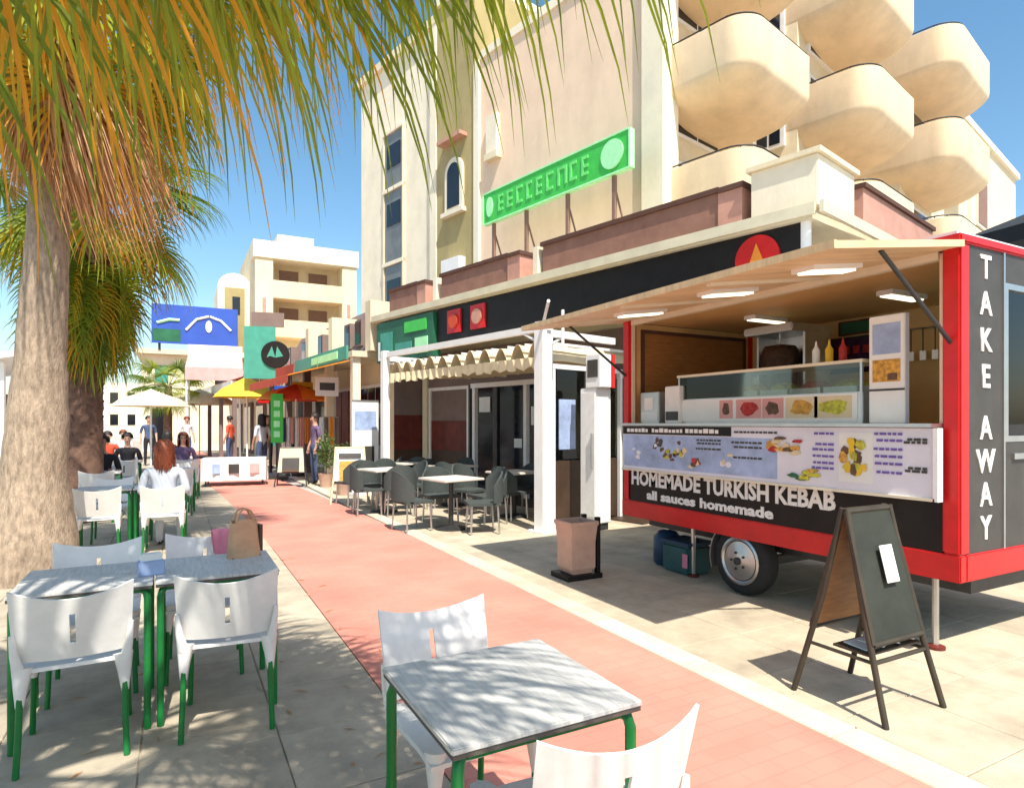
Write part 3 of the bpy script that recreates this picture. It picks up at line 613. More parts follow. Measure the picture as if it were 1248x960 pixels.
for (y0, y1, zs) in ((.80, .96, (1.46, 1.38, 1.34, 1.29, 1.24, 1.2)), (.3, .47, (1.465, 1.42, 1.36, 1.31, 1.26, 1.2)), (.14, .26, (1.43, 1.41, 1.24, 1.22)), (1.45, 1.75, (1.37, 1.33, 1.24)), (1.3, 1.7, (1.46,)), (1.9, 2.2, (1.38, 1.35, 1.3))):
    for z in zs:
        yy = y0
        while yy < y1: ww = pr.uniform(.02, .05); B(XP - .007, XP - .003, yy, yy + ww, z, z + .017).build('print', 'purple_ink' if y1 < 1.2 and y0 > .2 else 'charcoal', mp); yy += ww + .012
fp = [o for o in tr.children if o.name.startswith('front_panel')][0]
def word_row(words, size, y, z, L, bold):             # words set side by side, scaled to the length of the row
    os_ = [letters('lettering', w, size, 'lettering', fp, (-.002, 0, z), (R(90), 0, R(-90)), bold=bold) for w in words]
    bpy.context.view_layer.update(); ws = [o.dimensions.x for o in os_]; gap = size * .3; k = L / (sum(ws) + gap * (len(ws) - 1))
    for o, w in zip(os_, ws): o.location.y = y; o.scale.x = k; y -= (w + gap) * k
word_row(('HOMEMADE', 'TURKISH', 'KEBAB'), .205, LY - .14, .885, 2.42, .007)
word_row(('all', 'sauces', 'homemade'), .125, 3.02, .745, 1.6, .005)
# serving flap
def fl(x): return 2.69 + x * .14
fp2 = MB().add([(x, y, fl(x) + z) for x in (-.0, -1.26) for y in (-.01, LY + .01) for z in (-.02, .02)], [(0, 1, 3, 2), (4, 6, 7, 5), (0, 4, 5, 1), (2, 3, 7, 6), (0, 2, 6, 4), (1, 5, 7, 3)]).build('serving_flap', 'flap_lining', tr)
B(-1.29, -1.26, -.03, LY + .03, fl(-1.26) - .024, fl(-1.26) + .022).build('edge', 'flap_lining', fp2)
for y in (-.03, LY + .01): MB().add([(x, yy, fl(x) + z) for x in (-.0, -1.26) for yy in (y, y + .02) for z in (-.022, .021)], [(0, 1, 3, 2), (4, 6, 7, 5), (0, 4, 5, 1), (2, 3, 7, 6), (0, 2, 6, 4), (1, 5, 7, 3)]).build('edge', 'flap_lining', fp2)
for y in (.5, 1.35, 2.4): 
    lm = MB().box((-.6, y, fl(-.6) - .035), (.5, .17, .03), ry=-math.atan(.14)).build('lamp', 'white_paint', fp2); MB().box((-.6, y, fl(-.6) - .055), (.46, .1, .02), ry=-math.atan(.14)).build('tube', 'lamp', lm)
for y in (.95, 1.9, 2.9): MB().box((-.62, y, fl(-.62) - .03), (1.2, .04, .022), ry=-math.atan(.14)).build('rib', 'cream_paint', fp2)
for y in (.05, LY - .05): MB().tube([(.02, y, 2.05), (-.75, y, fl(-.75) - .02)], .014, 8).build('strut', 'dark_steel', tr)
for y in (.9, 2.3): lm = B(.8, 1.3, y, y + .14, 2.615, 2.655).build('lamp', 'white_paint', tr); B(.82, 1.28, y + .02, y + .12, 2.605, 2.615).build('tube', 'lamp', lm)
B(.02, .06, .1, .13, 1.545, 2.66).build('opening_frame', 'cream_paint', tr); B(.02, .06, LY - .13, LY - .1, 1.545, 2.66).build('opening_frame', 'cream_paint', tr); B(.0, .06, .13, LY - .13, 2.62, 2.70).build('opening_frame', 'cream_paint', tr)
# wheels
def wheel(x, y, side):
    ty = MB().lathe([(.2, -.08), (.25, -.088), (.295, -.07), (.31, -.03), (.31, .03), (.295, .07), (.25, .088), (.2, .08)], (x, y, .31), 32, 'X').build('wheel', 'rubber', tr, smooth=50)
    xs = -.083 * side
    MB().lathe([(.215, xs * .9), (.215, xs - .004 * side), (.195, xs - .012 * side), (.18, xs + .004 * side), (.12, xs - .004 * side), (.07, xs - .022 * side), (.02, xs - .026 * side)], (x, y, .31), 28, 'X').build('rim', 'steel', ty, smooth=50)
    MB().lathe([(.035, xs * .8), (.035, xs - .04 * side), (.02, xs - .05 * side)], (x, y, .31), 16, 'X').build('hub', 'dark_steel', ty, smooth=40)
    for k in range(5):
        an = k * 2 * math.pi / 5; MB().lathe([(.012, xs * .8), (.012, xs - .03 * side), (.006, xs - .032 * side)], (x, y + .075 * math.cos(an), .31 + .075 * math.sin(an)), 8, 'X').build('bolt', 'dark_steel', ty)
wheel(.14, 1.83, 1); wheel(LX - .14, 1.83, -1)
MB().grid(lambda u, v: (.05 + u * .18, 1.83 + .345 * math.cos(R(-20 + v * 62)), .31 + .345 * math.sin(R(-20 + v * 62))), 2, 8, .008).build('mudguard', 'steel', tr, smooth=50)
B(.3, 1.7, 1.79, 1.87, .24, .31).build('axle', 'dark_steel', tr)
for (x, y) in ((.2, 2.55), (.2, .25), (1.7, 3.2)): 
    lg = MB().tube([(x, y, .02), (x, y, .5)], .022, 8).build('steady_leg', 'steel', tr, smooth=40); MB().lathe([(.06, 0), (.06, .02), (.02, .03)], (x, y, 0), 12).build('foot', 'red_brown', lg)

# things inside and on the trailer counter
def wt(x, y, z): return (TL[0] + x, TL[1] + y, z)
dc = thing('display_case', 'long glass topped food display case with food pictures along its front on the trailer counter', 'display case', wt(.12, .72, 1.545))
B(0, .4, 0, 1.98, 0, .24).build('base', 'steel', dc, .006); sp = B(-.006, 0, .04, 1.94, .02, .23).build('picture_strip', 'paper', dc)
for i, (y, w, m_) in enumerate(((1.32, .1, 'food_brown'), (1.06, .22, 'food_red'), (.80, .16, 'food_brown'), (.52, .24, 'food_gold'), (.24, .26, 'food_green'))):
    r = random.Random(i + 40); n = 12; p = [(y + w / 2 * math.cos(2 * math.pi * k / n) * r.uniform(.7, 1.1), .13 + .07 * math.sin(2 * math.pi * k / n) * r.uniform(.7, 1.1)) for k in range(n)]
    MB().add([(-.009, a, b) for a, b in p] + [(-.006, a, b) for a, b in p], [tuple(range(n))] + [(k, (k + 1) % n, n + (k + 1) % n, n + k) for k in range(n)]).build('picture', m_, sp)
    B(-.008, -.006, y - w / 2 - .03, y + w / 2 + .03, .045, .215).build('picture_ground', 'canvas_pink' if i < 3 else 'canvas_cream', sp)
for (x, y) in ((.01, .01), (.01, 1.95), (.37, .01), (.37, 1.95)): B(x, x + .02, y, y + .02, .24, .46).build('upright', 'steel', dc)
B(0, .4, 0, 1.98, .46, .485).build('top', 'cream_paint', dc); B(.012, .018, .04, 1.94, .24, .46).build('pane', 'clear_glass', dc)
for k in range(6): 
    t = B(.05, .35, .08 + k * .31, .36 + k * .31, .242, .29).build('tray', 'steel', dc); MB().lathe([(.02, 0), (.13, 0), (.12, .04), (.06, .07), (.01, .08)], (.2, .22 + k * .31, .28), 10, sc=(1, .95)).build('filling', ('food_green', 'food_red', 'food_green', 'food_gold', 'food_brown', 'food_green')[k], t)
ms = thing('menu_stand', 'upright white menu stand with a food picture on the trailer counter', 'sign', wt(.1, .4, 1.545))
B(0, .06, 0, .26, 0, .78).build('panel', 'paper', ms, .006)
MB().add([(0, 0, .78), (.06, 0, .78), (0, .26, .68), (.06, .26, .68), (0, .26, .78), (.06, .26, .78)], [(0, 1, 3, 2)]).build('top_edge', 'white_paint', ms)
B(-.004, 0, .03, .23, .5, .72).build('print', 'menu_blue', ms); B(-.004, 0, .03, .23, .3, .46).build('picture', 'food_gold', ms); B(-.005, -.001, .05, .12, .31, .36).build('picture', 'food_brown', ms); B(-.004, 0, -0, .26, .235, .25).build('rule', 'charcoal', ms)
for nm, lb, y, w, h, m_ in (('napkin_box', 'grey box on the trailer counter beside the end wall', 2.93, .3, .33, 'steel'), ('card_box', 'white box with dark lower band on the trailer counter', 2.62, .22, .38, 'white_paint')):
    t = thing(nm, lb, 'box', wt(.08, y, 1.545)); B(0, .26, 0, w, 0, h).build('body', m_, t, .008)
    B(-.004, 0, .02, w - .02, .03, .12).build('band', 'charcoal' if m_ == 'white_paint' else 'paper', t); B(-.004, 0, w * .3, w * .75, .14, .27).build('label_patch', 'paper', t)
kg = thing('kebab_grill', 'steel kebab grill with a dark cone of meat inside the trailer', 'grill', wt(1.05, 2.2, 1.45))
B(.25, .4, -.28, .28, 0, 1.0).build('heater', 'steel', kg, .01); B(-.2, .42, -.3, .3, 1.0, 1.08).build('hood', 'steel', kg, .015); MB().lathe([(.04, .1), (.10, .15), (.16, .5), (.19, .8), (.15, .88), (.03, .9)], (.0, 0, 0), 20).build('meat_cone', 'meat', kg, smooth=60)
MB().tube([(0, 0, .0), (0, 0, 1.0)], .012, 8).build('spit', 'steel', kg); MB().lathe([(.28, 0), (.3, .03), (.3, .06)], (0, 0, 0), 20).build('tray', 'steel', kg)
for s in (-1, 1): B(.0, .3, s * .28 - .012, s * .28 + .012, .1, 1.0).build('side_shield', 'steel', kg)
wb = thing('work_bench', 'steel work bench along the trailer back wall', 'bench', wt(1.3, .6, .56)); B(0, .6, 0, 2.5, .84, .88).build('top', 'steel', wb)
for (x, y) in ((.03, .03), (.03, 2.45), (.55, .03), (.55, 2.45)): B(x - .02, x + .02, y - .02, y + .02, 0, .84).build('leg', 'steel', wb)
B(-.25, .1, 1.2, 2.1, .0, .84).build('cupboard', 'steel', wb); B(-.3, .1, 1.18, 2.12, .84, .888).build('top', 'steel', wb)
sv = thing('menu_screen', 'dark purple menu screen with red lettering on the trailer back wall', 'screen', wt(1.9, 1.65, 2.08))
B(0, .022, 0, .58, 0, .38).build('bezel', 'black_paint', sv); s_ = B(-.003, 0, .02, .56, .02, .36).build('display', 'screen_purple', sv); 
for k in range(3): B(-.006, -.003, .14 + k * .11, .21 + k * .11, .2, .28).build('print', 'food_red', s_)
B(-.006, -.003, .08, .3, .06, .11).build('print', 'fascia_green', s_)
pf = thing('picture_frame', 'small green picture in a dark frame above the menu screen', 'picture', wt(1.9, 1.72, 2.48)); B(0, .022, 0, .42, 0, .15).build('frame', 'roof_dark', pf); B(-.003, 0, .03, .39, .02, .13).build('picture', 'fascia_green', pf)
fg = thing('fridge', 'grey upright fridge inside the trailer beside the TAKE AWAY column', 'fridge', wt(1.15, .12, .56)); B(0, .7, 0, .55, 0, 1.7).build('body', 'steel', fg, .01); B(-.02, 0, .02, .53, .1, 1.66).build('door', 'white_plastic', fg); B(-.05, -.02, .46, .49, .7, 1.2).build('handle', 'dark_steel', fg)
# under the trailer
for nm, lb, x, y, m_ in (('gas_bottle', 'dark blue gas bottle under the trailer beside its drawbar end', .35, 3.1, 'gas_blue'), ('storage_tub', 'teal plastic tub under the trailer next to the gas bottle', .3, 2.75, 'tub_teal')):
    if nm == 'gas_bottle':
        t = thing(nm, lb, 'gas bottle', wt(x, y, 0)); MB().lathe([(.12, 0), (.15, .03), (.15, .3), (.1, .36), (.03, .38)], (0, 0, 0), 20).build('body', m_, t, smooth=50); MB().lathe([(.025, .37), (.025, .4), (.04, .405), (.04, .42)], (0, 0, 0), 10).build('valve', 'steel', t)
    else:
        t = thing(nm, lb, 'tub', wt(x, y, 0)); MB().box((0, 0, .15), (.34, .4, .3)).build('body', m_, t, .03); MB().box((0, 0, .315), (.37, .43, .03)).build('lid', 'gas_blue', t, .008); B(-.175, -.17, -.19, -.12, .08, .22).build('sticker', 'pink_cloth', t)

# ------------------------------------------------------------------ boards and bin
def a_board(name, label, loc, w, dpt, h, fm, pm_, rz=0, small=False):
    t = thing(name, label, 'sandwich board', loc, rz); sl = math.atan(dpt / 2 / h)
    for s in (-1, 1):
        for x in (-w / 2, w / 2):
            MB().tube([(x * 1.0, s * dpt / 2, 0), (x * .82, s * dpt / 2 * .42, h * .55), (x * .74, s * .012, h)], .0165, 8).build('leg', fm, t, smooth=50)
        zb, zt = h * .36, h * .985
        yb, yt = s * dpt / 2 * (1 - zb / h), s * dpt / 2 * (1 - zt / h)
        wb_, wt_ = w * .43, w * .375
        th = s * .014
        bm = MB().add([(-wb_, yb, zb), (wb_, yb, zb), (wt_, yt, zt), (-wt_, yt, zt), (-wb_, yb + th, zb), (wb_, yb + th, zb), (wt_, yt + th, zt), (-wt_, yt + th, zt)], [(0, 3, 2, 1), (4, 5, 6, 7), (0, 1, 5, 4), (1, 2, 6, 5), (2, 3, 7, 6), (3, 0, 4, 7)])
        p = bm.build('panel', pm_ if s < 0 else ('wood_panel' if not small else pm_), t)
        MB().tube([(-wb_, yb + th / 2, zb), (wb_, yb + th / 2, zb)], .016, 6).build('frame_rail', fm, p); MB().tube([(-wt_, yt + th / 2, zt), (wt_, yt + th / 2, zt)], .018, 6).build('frame_rail', fm, p)
        for q in (-1, 1): MB().tube([(q * wb_, yb + th / 2, zb), (q * wt_, yt + th / 2, zt)], .016, 6).build('frame_rail', fm, p)
    return t
ab = a_board('sandwich_board', 'dark chalkboard sandwich board with a white note in front of the red trailer', (3.43, 2.19, 0), .52, .54, 1.08, 'board_frame', 'chalkboard')
MB().box((.02, -.118, .78), (.11, .004, .2), rx=-math.atan(.27 / 1.08)).build('note', 'paper', ab)
for s in (-1, 1): MB().tube([(s * .235, -.19, .3), (s * .235, .19, .3)], .01, 6).build('stay', 'board_frame', ab)
MB().tube([(-.235, -.19, .3), (.235, -.19, .3)], .012, 6).build('stay', 'board_frame', ab)
lf = thing('leaflet_tray', 'white leaflets lying in the bottom of the chalkboard sandwich board', 'leaflets', (3.43, 2.13, .33))
MB().box((0, 0, 0), (.47, .2, .012)).build('tray', 'board_frame', lf)
for k in range(4): MB().box((-.12 + .1 * k, .0, .014 + .004 * k), (.15, .13, .006), rz=.3 * k, rx=.06).build('leaflet', 'paper', lf)
a2 = a_board('sandwich_board', 'cream framed sandwich board with a food poster outside the cafe', (2.98, 12.3, 0), .72, .56, 1.08, 'canvas_cream', 'paper', R(-12), True); MB().box((0, -.172, .62), (.40, .01, .40), rx=-.253).build('poster', 'food_gold', a2); MB().box((0, -.092, .92), (.42, .01, .08), rx=-.253).build('print', 'charcoal', a2)
a3 = a_board('sandwich_board', 'grey framed sandwich board with a cream poster further along the terrace', (2.5, 16.2, 0), .75, .5, .95, 'dark_steel', 'canvas_cream', R(-15), True); MB().box((0, -.2, .55), (.4, .01, .3), rx=-.25).build('poster', 'charcoal', a3)
bn = thing('litter_bin', 'tapered clay coloured litter bin on a black stand beside the trailer', 'litter bin', (3.56, 5.3, 0))
MB().add([(s * w, q * w, z) for (w, z) in ((.115, .05), (.155, .53), (.165, .53), (.165, .57)) for (s, q) in ((-1, -1), (1, -1), (1, 1), (-1, 1))] + [(s * .14, q * .14, z) for z in (.57, .1) for (s, q) in ((-1, -1), (1, -1), (1, 1), (-1, 1))],
         [(i * 4 + k, i * 4 + (k + 1) % 4, i * 4 + 4 + (k + 1) % 4, i * 4 + 4 + k) for i in range(5) for k in range(4)] + [(3, 2, 1, 0), (20, 21, 22, 23)]).build('body', 'bin_clay', bn, .006)
for (x, y) in ((.19, -.1), (.19, .14)): B(x - .022, x + .022, y - .022, y + .022, 0, .6).build('stand_post', 'black_paint', bn)
B(-.2, .21, -.16, .16, 0.0, .05).build('stand_base', 'black_paint', bn)

pa = thing('parasol', 'dark navy parasol rising behind the TAKE AWAY trailer end', 'parasol', (11.0, 3.6, 0), R(13))
MB().tube([(0, 0, 0), (0, 0, 4.75)], .035, 10).build('pole', 'dark_steel', pa, smooth=40); MB().lathe([(.3, 0), (.3, .06), (.06, .1)], (0, 0, 0), 20).build('base', 'dark_steel', pa)
for k in range(8):
    a0, a1 = math.pi / 4 * k, math.pi / 4 * (k + 1); r = 2.0
    MB().add([(0, 0, 4.8), (r * math.cos(a0), r * math.sin(a0), 4.0), (r * math.cos(a1), r * math.sin(a1), 4.0), (0, 0, 4.77), (r * math.cos(a0), r * math.sin(a0), 3.97), (r * math.cos(a1), r * math.sin(a1), 3.97), (r * math.cos(a0), r * math.sin(a0), 3.8), (r * math.cos(a1), r * math.sin(a1), 3.8)], [(0, 1, 2), (3, 5, 4), (1, 6, 7, 2)]).build('panel', 'canvas_navy', pa)
    MB().tube([(0, 0, 4.74), (r * math.cos(a0), r * math.sin(a0), 3.95)], .012, 6).build('rib', 'steel', pa)

# clutter in the serving hatch
for k, (y, m_, l) in enumerate(((1.0, 'food_red', 'red sauce bottle on the display case'), (1.12, 'canvas_yellow', 'yellow sauce bottle on the display case'), (1.24, 'paper', 'white sauce bottle on the display case'))):
    t = thing('sauce_bottle', l, 'bottle', wt(.3, y, 2.03)); MB().lathe([(.026, 0), (.03, .01), (.03, .12), (.012, .15)], (0, 0, 0), 14).build('body', m_, t, smooth=50); MB().lathe([(.013, .148), (.006, .19), (.003, .2)], (0, 0, 0), 10).build('nozzle', m_, t)
sh = thing('wall_shelf', 'steel wall shelf stacked with boxes and cups on the trailer back wall', 'shelf', wt(1.6, 2.5, 1.95)); B(0, .32, 0, .8, 0, .02).build('board', 'steel', sh)
for y in (.1, .7): B(.28, .32, y, y + .02, -.15, 0).build('bracket', 'steel', sh)
for k in range(5):
    h = (.18, .12, .25, .15, .2)[k]; bxx = thing('carton', ('brown carton beside the end wall on the trailer shelf', 'white carton second on the trailer shelf', 'tall paper cup stack on the trailer shelf', 'red carton on the trailer shelf', 'tan carton at the grill end of the trailer shelf')[k], 'carton', wt(1.65, 3.16 - k * .155, 1.97)); MB().box((.1, 0, h / 2), (.2, .13, h)).build('body', ('bin_clay', 'paper', 'white_paint', 'canvas_red', 'tan_leather')[k], bxx, .004); MB().box((.1, 0, h + .002), (.03, .13, .004)).build('tape', 'canvas_cream', bxx)
ut = thing('utensil_rail', 'rail of hanging utensils above the menu screen', 'utensils', wt(1.86, .85, 2.45)); MB().tube([(0, 0, 0), (0, .7, 0)], .008, 6).build('rail', 'steel', ut)
for k in range(6): MB().tube([(-.01, .06 + k * .11, 0), (-.01, .06 + k * .11, -.22)], [.006, .006], 6).build('handle', 'dark_steel', ut); MB().box((-.01, .06 + k * .11, -.26), (.01, .06, .09)).build('blade', 'steel', ut, .004)

# ------------------------------------------------------------------ terrace furniture
def make_chair(label):
    t = thing('terrace_chair', label, 'chair', group='white terrace chairs with green legs')
    MB().grid(lambda u, v: (-.225 + .45 * u, -.21 + .43 * v, .455 - .014 * math.sin(math.pi * u) * math.sin(math.pi * v) - .02 * max(0, v - .8) / .2), 8, 8, .018).build('seat', 'white_plastic', t, smooth=50)
    def bk(u, v):
        x = (-.235 + .47 * u) * (1 - .05 * (1 - v)); e = (2 * u - 1) ** 2
        return (x, -.215 - .085 * v + .045 * e - .02, .485 + v * (.285 + .05 * e))
    MB().grid(bk, 21, 8, .009, skip=lambda i, j: i == 10 and 2 <= j <= 5).build('backrest', 'white_plastic', t, smooth=50)
    for s in (-1, 1):
        for (y0, y1) in ((.185, .215), (-.205, -.25)):
            lg = MB().tube([(s * .197, y0, .44), (s * .2, (y0 + y1) / 2, .2), (s * .207, y1, .0)], .0135, 8).build('leg', 'green_metal', t, smooth=50)
            MB().tube([(s * .19, y0 * .96, .465), (s * .196, y0, .38), (s * .199, y0 * 1.02, .29)], [.042, .028, .016], 8).build('socket', 'white_plastic', lg, smooth=50)
        MB().tube([(s * .2, -.21, .44), (s * .215, -.235, .53), (s * .225, -.235, .62)], [.026, .017, .010], 8).build('back_bracket', 'white_plastic', t, smooth=50)
    return t
def make_table(label):
    t = thing('terrace_table', label, 'table')
    MB().box((0, 0, .733), (.60, .60, .018)).build('top', 'table_top', t, .004); MB().box((0, 0, .718), (.592, .592, .014)).build('edge', 'table_edge', t)
    for sx in (-1, 1):
        for sy in (-1, 1):
            MB().tube([(sx * .275, sy * .275, 0), (sx * .275, sy * .275, .66), (sx * .268, sy * .268, .69), (sx * .245, sy * .245, .705)], .017, 10).build('leg', 'green_metal', t, smooth=50)
    for s in (-1, 1): B(s * .26 - .012, s * .26 + .012, -.255, .255, .69, .711).build('rail', 'green_metal', t); B(-.245, .245, s * .26 - .012, s * .26 + .012, .69, .711).build('rail', 'green_metal', t)
    return t
ch0 = make_chair('white slotted chair at the lone table, on the side away from the joined tables'); ch0.location = (.98, 1.50, 0); ch0.rotation_euler.z = R(-4)
tb0 = make_table('lone square grey topped table with green legs beside the pink path'); tb0.location = (.9, 1.74, 0)
def chair(x, y, rz, label): return copy_tree(ch0, (x, y, 0), R(rz), label)
def table(x, y, label, rz=0): return copy_tree(tb0, (x, y, 0), R(rz), label)
chair(.94, 2.15, 183, 'white slotted chair at the lone table, on the side towards the joined tables')
table(-.405, 3.97, 'joined square table on the palm trunk side of the pair'); table(.203, 3.97, 'joined square table with the tan bag, on the pink path side of the pair')
chair(-.42, 3.69, 2, 'white slotted chair at the joined tables, palm trunk half, backing onto the lone table')
chair(.25, 3.66, -6, 'white slotted chair at the joined tables, pink path half, backing onto the lone table')
chair(-.42, 4.42, 182, 'white slotted chair at the joined tables, palm trunk half, facing the lone table')
chair(.16, 4.45, 178, 'white slotted chair at the joined tables, pink path half, facing the lone table')
table(-.78, 9.25, 'square table right behind the palm trunk'); table(-.17, 9.25, 'square table where the auburn haired person sits')
chair(-.8, 8.75, 2, 'empty white chair right behind the palm trunk, backing onto the joined tables')
chair(-.13, 8.72, -3, 'white chair under the auburn haired person')
chair(-.75, 9.8, 180, 'white chair behind the palm trunk on the far side of its table'); chair(-.1, 9.8, 184, 'white chair opposite the auburn haired person')
table(-1.1, 12.3, 'square table in front of the person in black'); chair(-1.08, 11.75, 0, 'empty white chair across the table from the person in black'); chair(-1.12, 12.85, 180, 'white chair under the person in black')
table(.0, 12.6, 'square table between the person in black and the white cloth table'); chair(.0, 12.05, 5, 'white chair near the white cloth table, backing onto the auburn haired person'); chair(.05, 13.15, 185, 'white chair near the white cloth table, facing the auburn haired person')

wt2 = thing('cloth_table', 'long table under a white cloth beside the far path', 'table', (1.3, 17.2, 0), R(-8)); wt2.scale = (.8, 1, .9)
MB().grid(lambda u, v: (-.9 + 1.8 * u, -.35 + .7 * v, .75), 4, 4, .012).build('top', 'white_paint', wt2)
for (a, b_) in (((-.9, -.35), (.9, -.35)), ((.9, -.35), (.9, .35)), ((.9, .35), (-.9, .35)), ((-.9, .35), (-.9, -.35))):
    nx, ny = (b_[1] - a[1]), -(b_[0] - a[0]); ln = math.hypot(nx, ny); nx /= ln; ny /= ln
    MB().grid(lambda u, v, a=a, b_=b_, nx=nx, ny=ny: (a[0] + (b_[0] - a[0]) * u + nx * (.01 + .03 * v * (1 + math.sin(u * 30))), a[1] + (b_[1] - a[1]) * u + ny * (.01 + .03 * v * (1 + math.sin(u * 30))), .75 - v * .6), 40, 4, .006).build('cloth_drop', 'white_paint', wt2, smooth=60)
for (x, y) in ((-.8, -.28), (.8, -.28), (-.8, .28), (.8, .28)): B(x - .02, x + .02, y - .02, y + .02, 0, .745).build('leg', 'dark_steel', wt2)

for x, w, m_ in ((-.6, .22, 'menu_blue'), (-.15, .3, 'charcoal'), (.45, .28, 'canvas_pink')): B(x, x + w, -.44, -.425, .35, .6).build('print', m_, wt2)
bag = thing('tote_bag', 'tan leather tote bag standing on the joined tables', 'bag', (.36, 4.13, .742), R(20)); bag.scale = (1.15, 1.1, .8)
def bagf(u, v):
    a = 2 * math.pi * u; k = 1 - .18 * v; x = .085 * k * math.copysign(abs(math.cos(a)) ** .6, math.cos(a)); y = .05 * (1 - .55 * v) * math.copysign(abs(math.sin(a)) ** .6, math.sin(a))
    return (x, y, .27 * v + .012 * math.sin(3 * a) * v)
MB().grid(bagf, 28, 8, .006).build('body', 'tan_leather', bag, smooth=60); B(-.075, .075, -.04, .04, 0.001, .008).build('bottom', 'dark_wood', bag)
for y in (-.02, .02): MB().tube([(-.045 , y, .25)] + [(-.045 * math.cos(math.pi * k / 8), y, .27 + .09 * math.sin(math.pi * k / 8)) for k in range(9)] + [(.045, y, .25)], .006, 6).build('handle', 'tan_leather', bag, smooth=60)
B(.072, .09, -.03, .03, .03, .23).build('side_strap', 'dark_wood', bag)
sc2 = thing('pink_scarf', 'pink scarf hung over a chair back beside the tan bag', 'scarf', (.33, 4.70, .52), R(0))
MB().grid(lambda u, v: (-.11 + .17 * u + .01 * math.sin(v * 8), (-.03 + .012 * math.sin(u * 12)) * (1 if v < .45 else (1 - (v - .45) / .1 * 2 if v < .55 else -1)) , (.31 * min(1, v / .45) if v < .5 else .31 - .25 * max(0, (v - .55) / .45)) + .0), 12, 24, .004).build('cloth', 'pink_cloth', sc2, smooth=60)

# cafe furniture
def cafe_chair(label):
    t = thing('wicker_chair', label, 'chair', group='grey wicker cafe chairs')
    MB().grid(lambda u, v: (-.24 + .48 * u, -.22 + .46 * v, .44), 6, 6, .04).build('seat', 'wicker', t)
    def bk(u, v):
        a = R(200 + 140 * u); f = abs(2 * u - 1); return (.29 * math.cos(a), -.02 + .27 * math.sin(a) + (.0), .44 + v * (.42 - .2 * f ** 2))
    MB().grid(bk, 18, 5, .025).build('backrest', 'wicker', t, smooth=50)
    for sx in (-1, 1):
        for sy in (-1, 1): MB().tube([(sx * .2, sy * .18, .44), (sx * .22, sy * .2, 0)], .014, 6).build('leg', 'steel', t)
    return t
def cafe_table(label):
    t = thing('cafe_table', label, 'table'); MB().box((0, 0, .73), (.7, .7, .035)).build('top', 'table_pale', t, .01); MB().tube([(0, 0, .03), (0, 0, .715)], .035, 10).build('column', 'dark_steel', t, smooth=40); MB().lathe([(.24, 0), (.24, .02), (.05, .05)], (0, 0, 0), 18).build('base', 'dark_steel', t)
    return t
c0 = cafe_chair('grey wicker chair at the pale cafe table beside the pergola post, facing the shop'); c0.location = (3.82, 8.05, 0); c0.rotation_euler.z = R(75)
t0 = cafe_table('pale topped cafe table nearest the thick white pergola post'); t0.location = (3.55, 8.55, 0); t0.rotation_euler.z = R(13)
spots = [(3.0, 8.7, -80, 'grey wicker chair, path side of the pale table by the thick pergola post'), (3.62, 9.15, 178, 'grey wicker chair facing the trailer at the pale table by the thick post'), (4.25, 8.75, 95, 'grey wicker chair, shop side of the pale table by the thick pergola post'),
         (3.3, 10.2, -10, 'grey wicker chair at the middle cafe table, backing onto the thick pergola post'), (3.05, 11.3, 170, 'grey wicker chair at the middle cafe table, facing the thick pergola post'), (3.75, 10.9, 100, 'grey wicker chair at the middle cafe table on the shop side'),
         (4.4, 10.6, -60, 'grey wicker chair at the inner cafe table under the fabric'), (4.9, 11.4, 120, 'grey wicker chair at the inner cafe table facing the shop window'), (2.95, 12.0, 20, 'grey wicker chair beside the cream sandwich board')]
for x, y, a, l in spots: copy_tree(c0, (x, y, 0), R(a), l)
for x, y, a, l in ((4.75, 9.0, -70, 'grey wicker chair beside the inner white frame post, facing the trailer end'), (5.25, 9.4, 110, 'grey wicker chair against the dark shop glass by the inner frame post'), (4.2, 11.7, 20, 'grey wicker chair between the inner table and the red door panels'), (3.5, 11.75, 160, 'grey wicker chair behind the middle cafe table near the banner'), (4.5, 12.5, -30, 'grey wicker chair in front of the red door panels'), (3.85, 12.6, 60, 'grey wicker chair between banner and red door panels'), (4.35, 9.7, 200, 'grey wicker chair in the centre under the fabric shade'), (2.85, 10.55, -95, 'grey wicker chair at the middle cafe table, path side')): copy_tree(c0, (x, y, 0), R(a), l)
for x, y, l in ((4.95, 9.2, 'pale topped cafe table beside the dark shop glass'), (4.15, 12.25, 'pale topped cafe table by the red door panels')): copy_tree(t0, (x, y, 0), R(13), l)
for x, y, l in ((3.2, 10.75, 'pale topped cafe table in the middle of the cafe terrace'), (4.6, 11.0, 'pale topped cafe table under the fabric near the shop window')): copy_tree(t0, (x, y, 0), R(13), l)
rb = thing('banner_stand', 'tall white roll up banner with a dark picture outside the cafe', 'banner', (3.55, 13.3, 0), R(10))
B(-.3, .3, -.01, .01, .08, 2.0).build('banner', 'paper', rb); B(-.32, .32, -.12, .12, 0, .08).build('base', 'white_paint', rb, .01); B(-.2, .2, -.016, -.01, .55, 1.05).build('picture', 'charcoal', rb); B(-.25, .25, -.014, -.01, 1.4, 1.8).build('print', 'menu_blue', rb); B(-.3, .3, -.02, .02, 2.0, 2.03).build('top_bar', 'steel', rb)

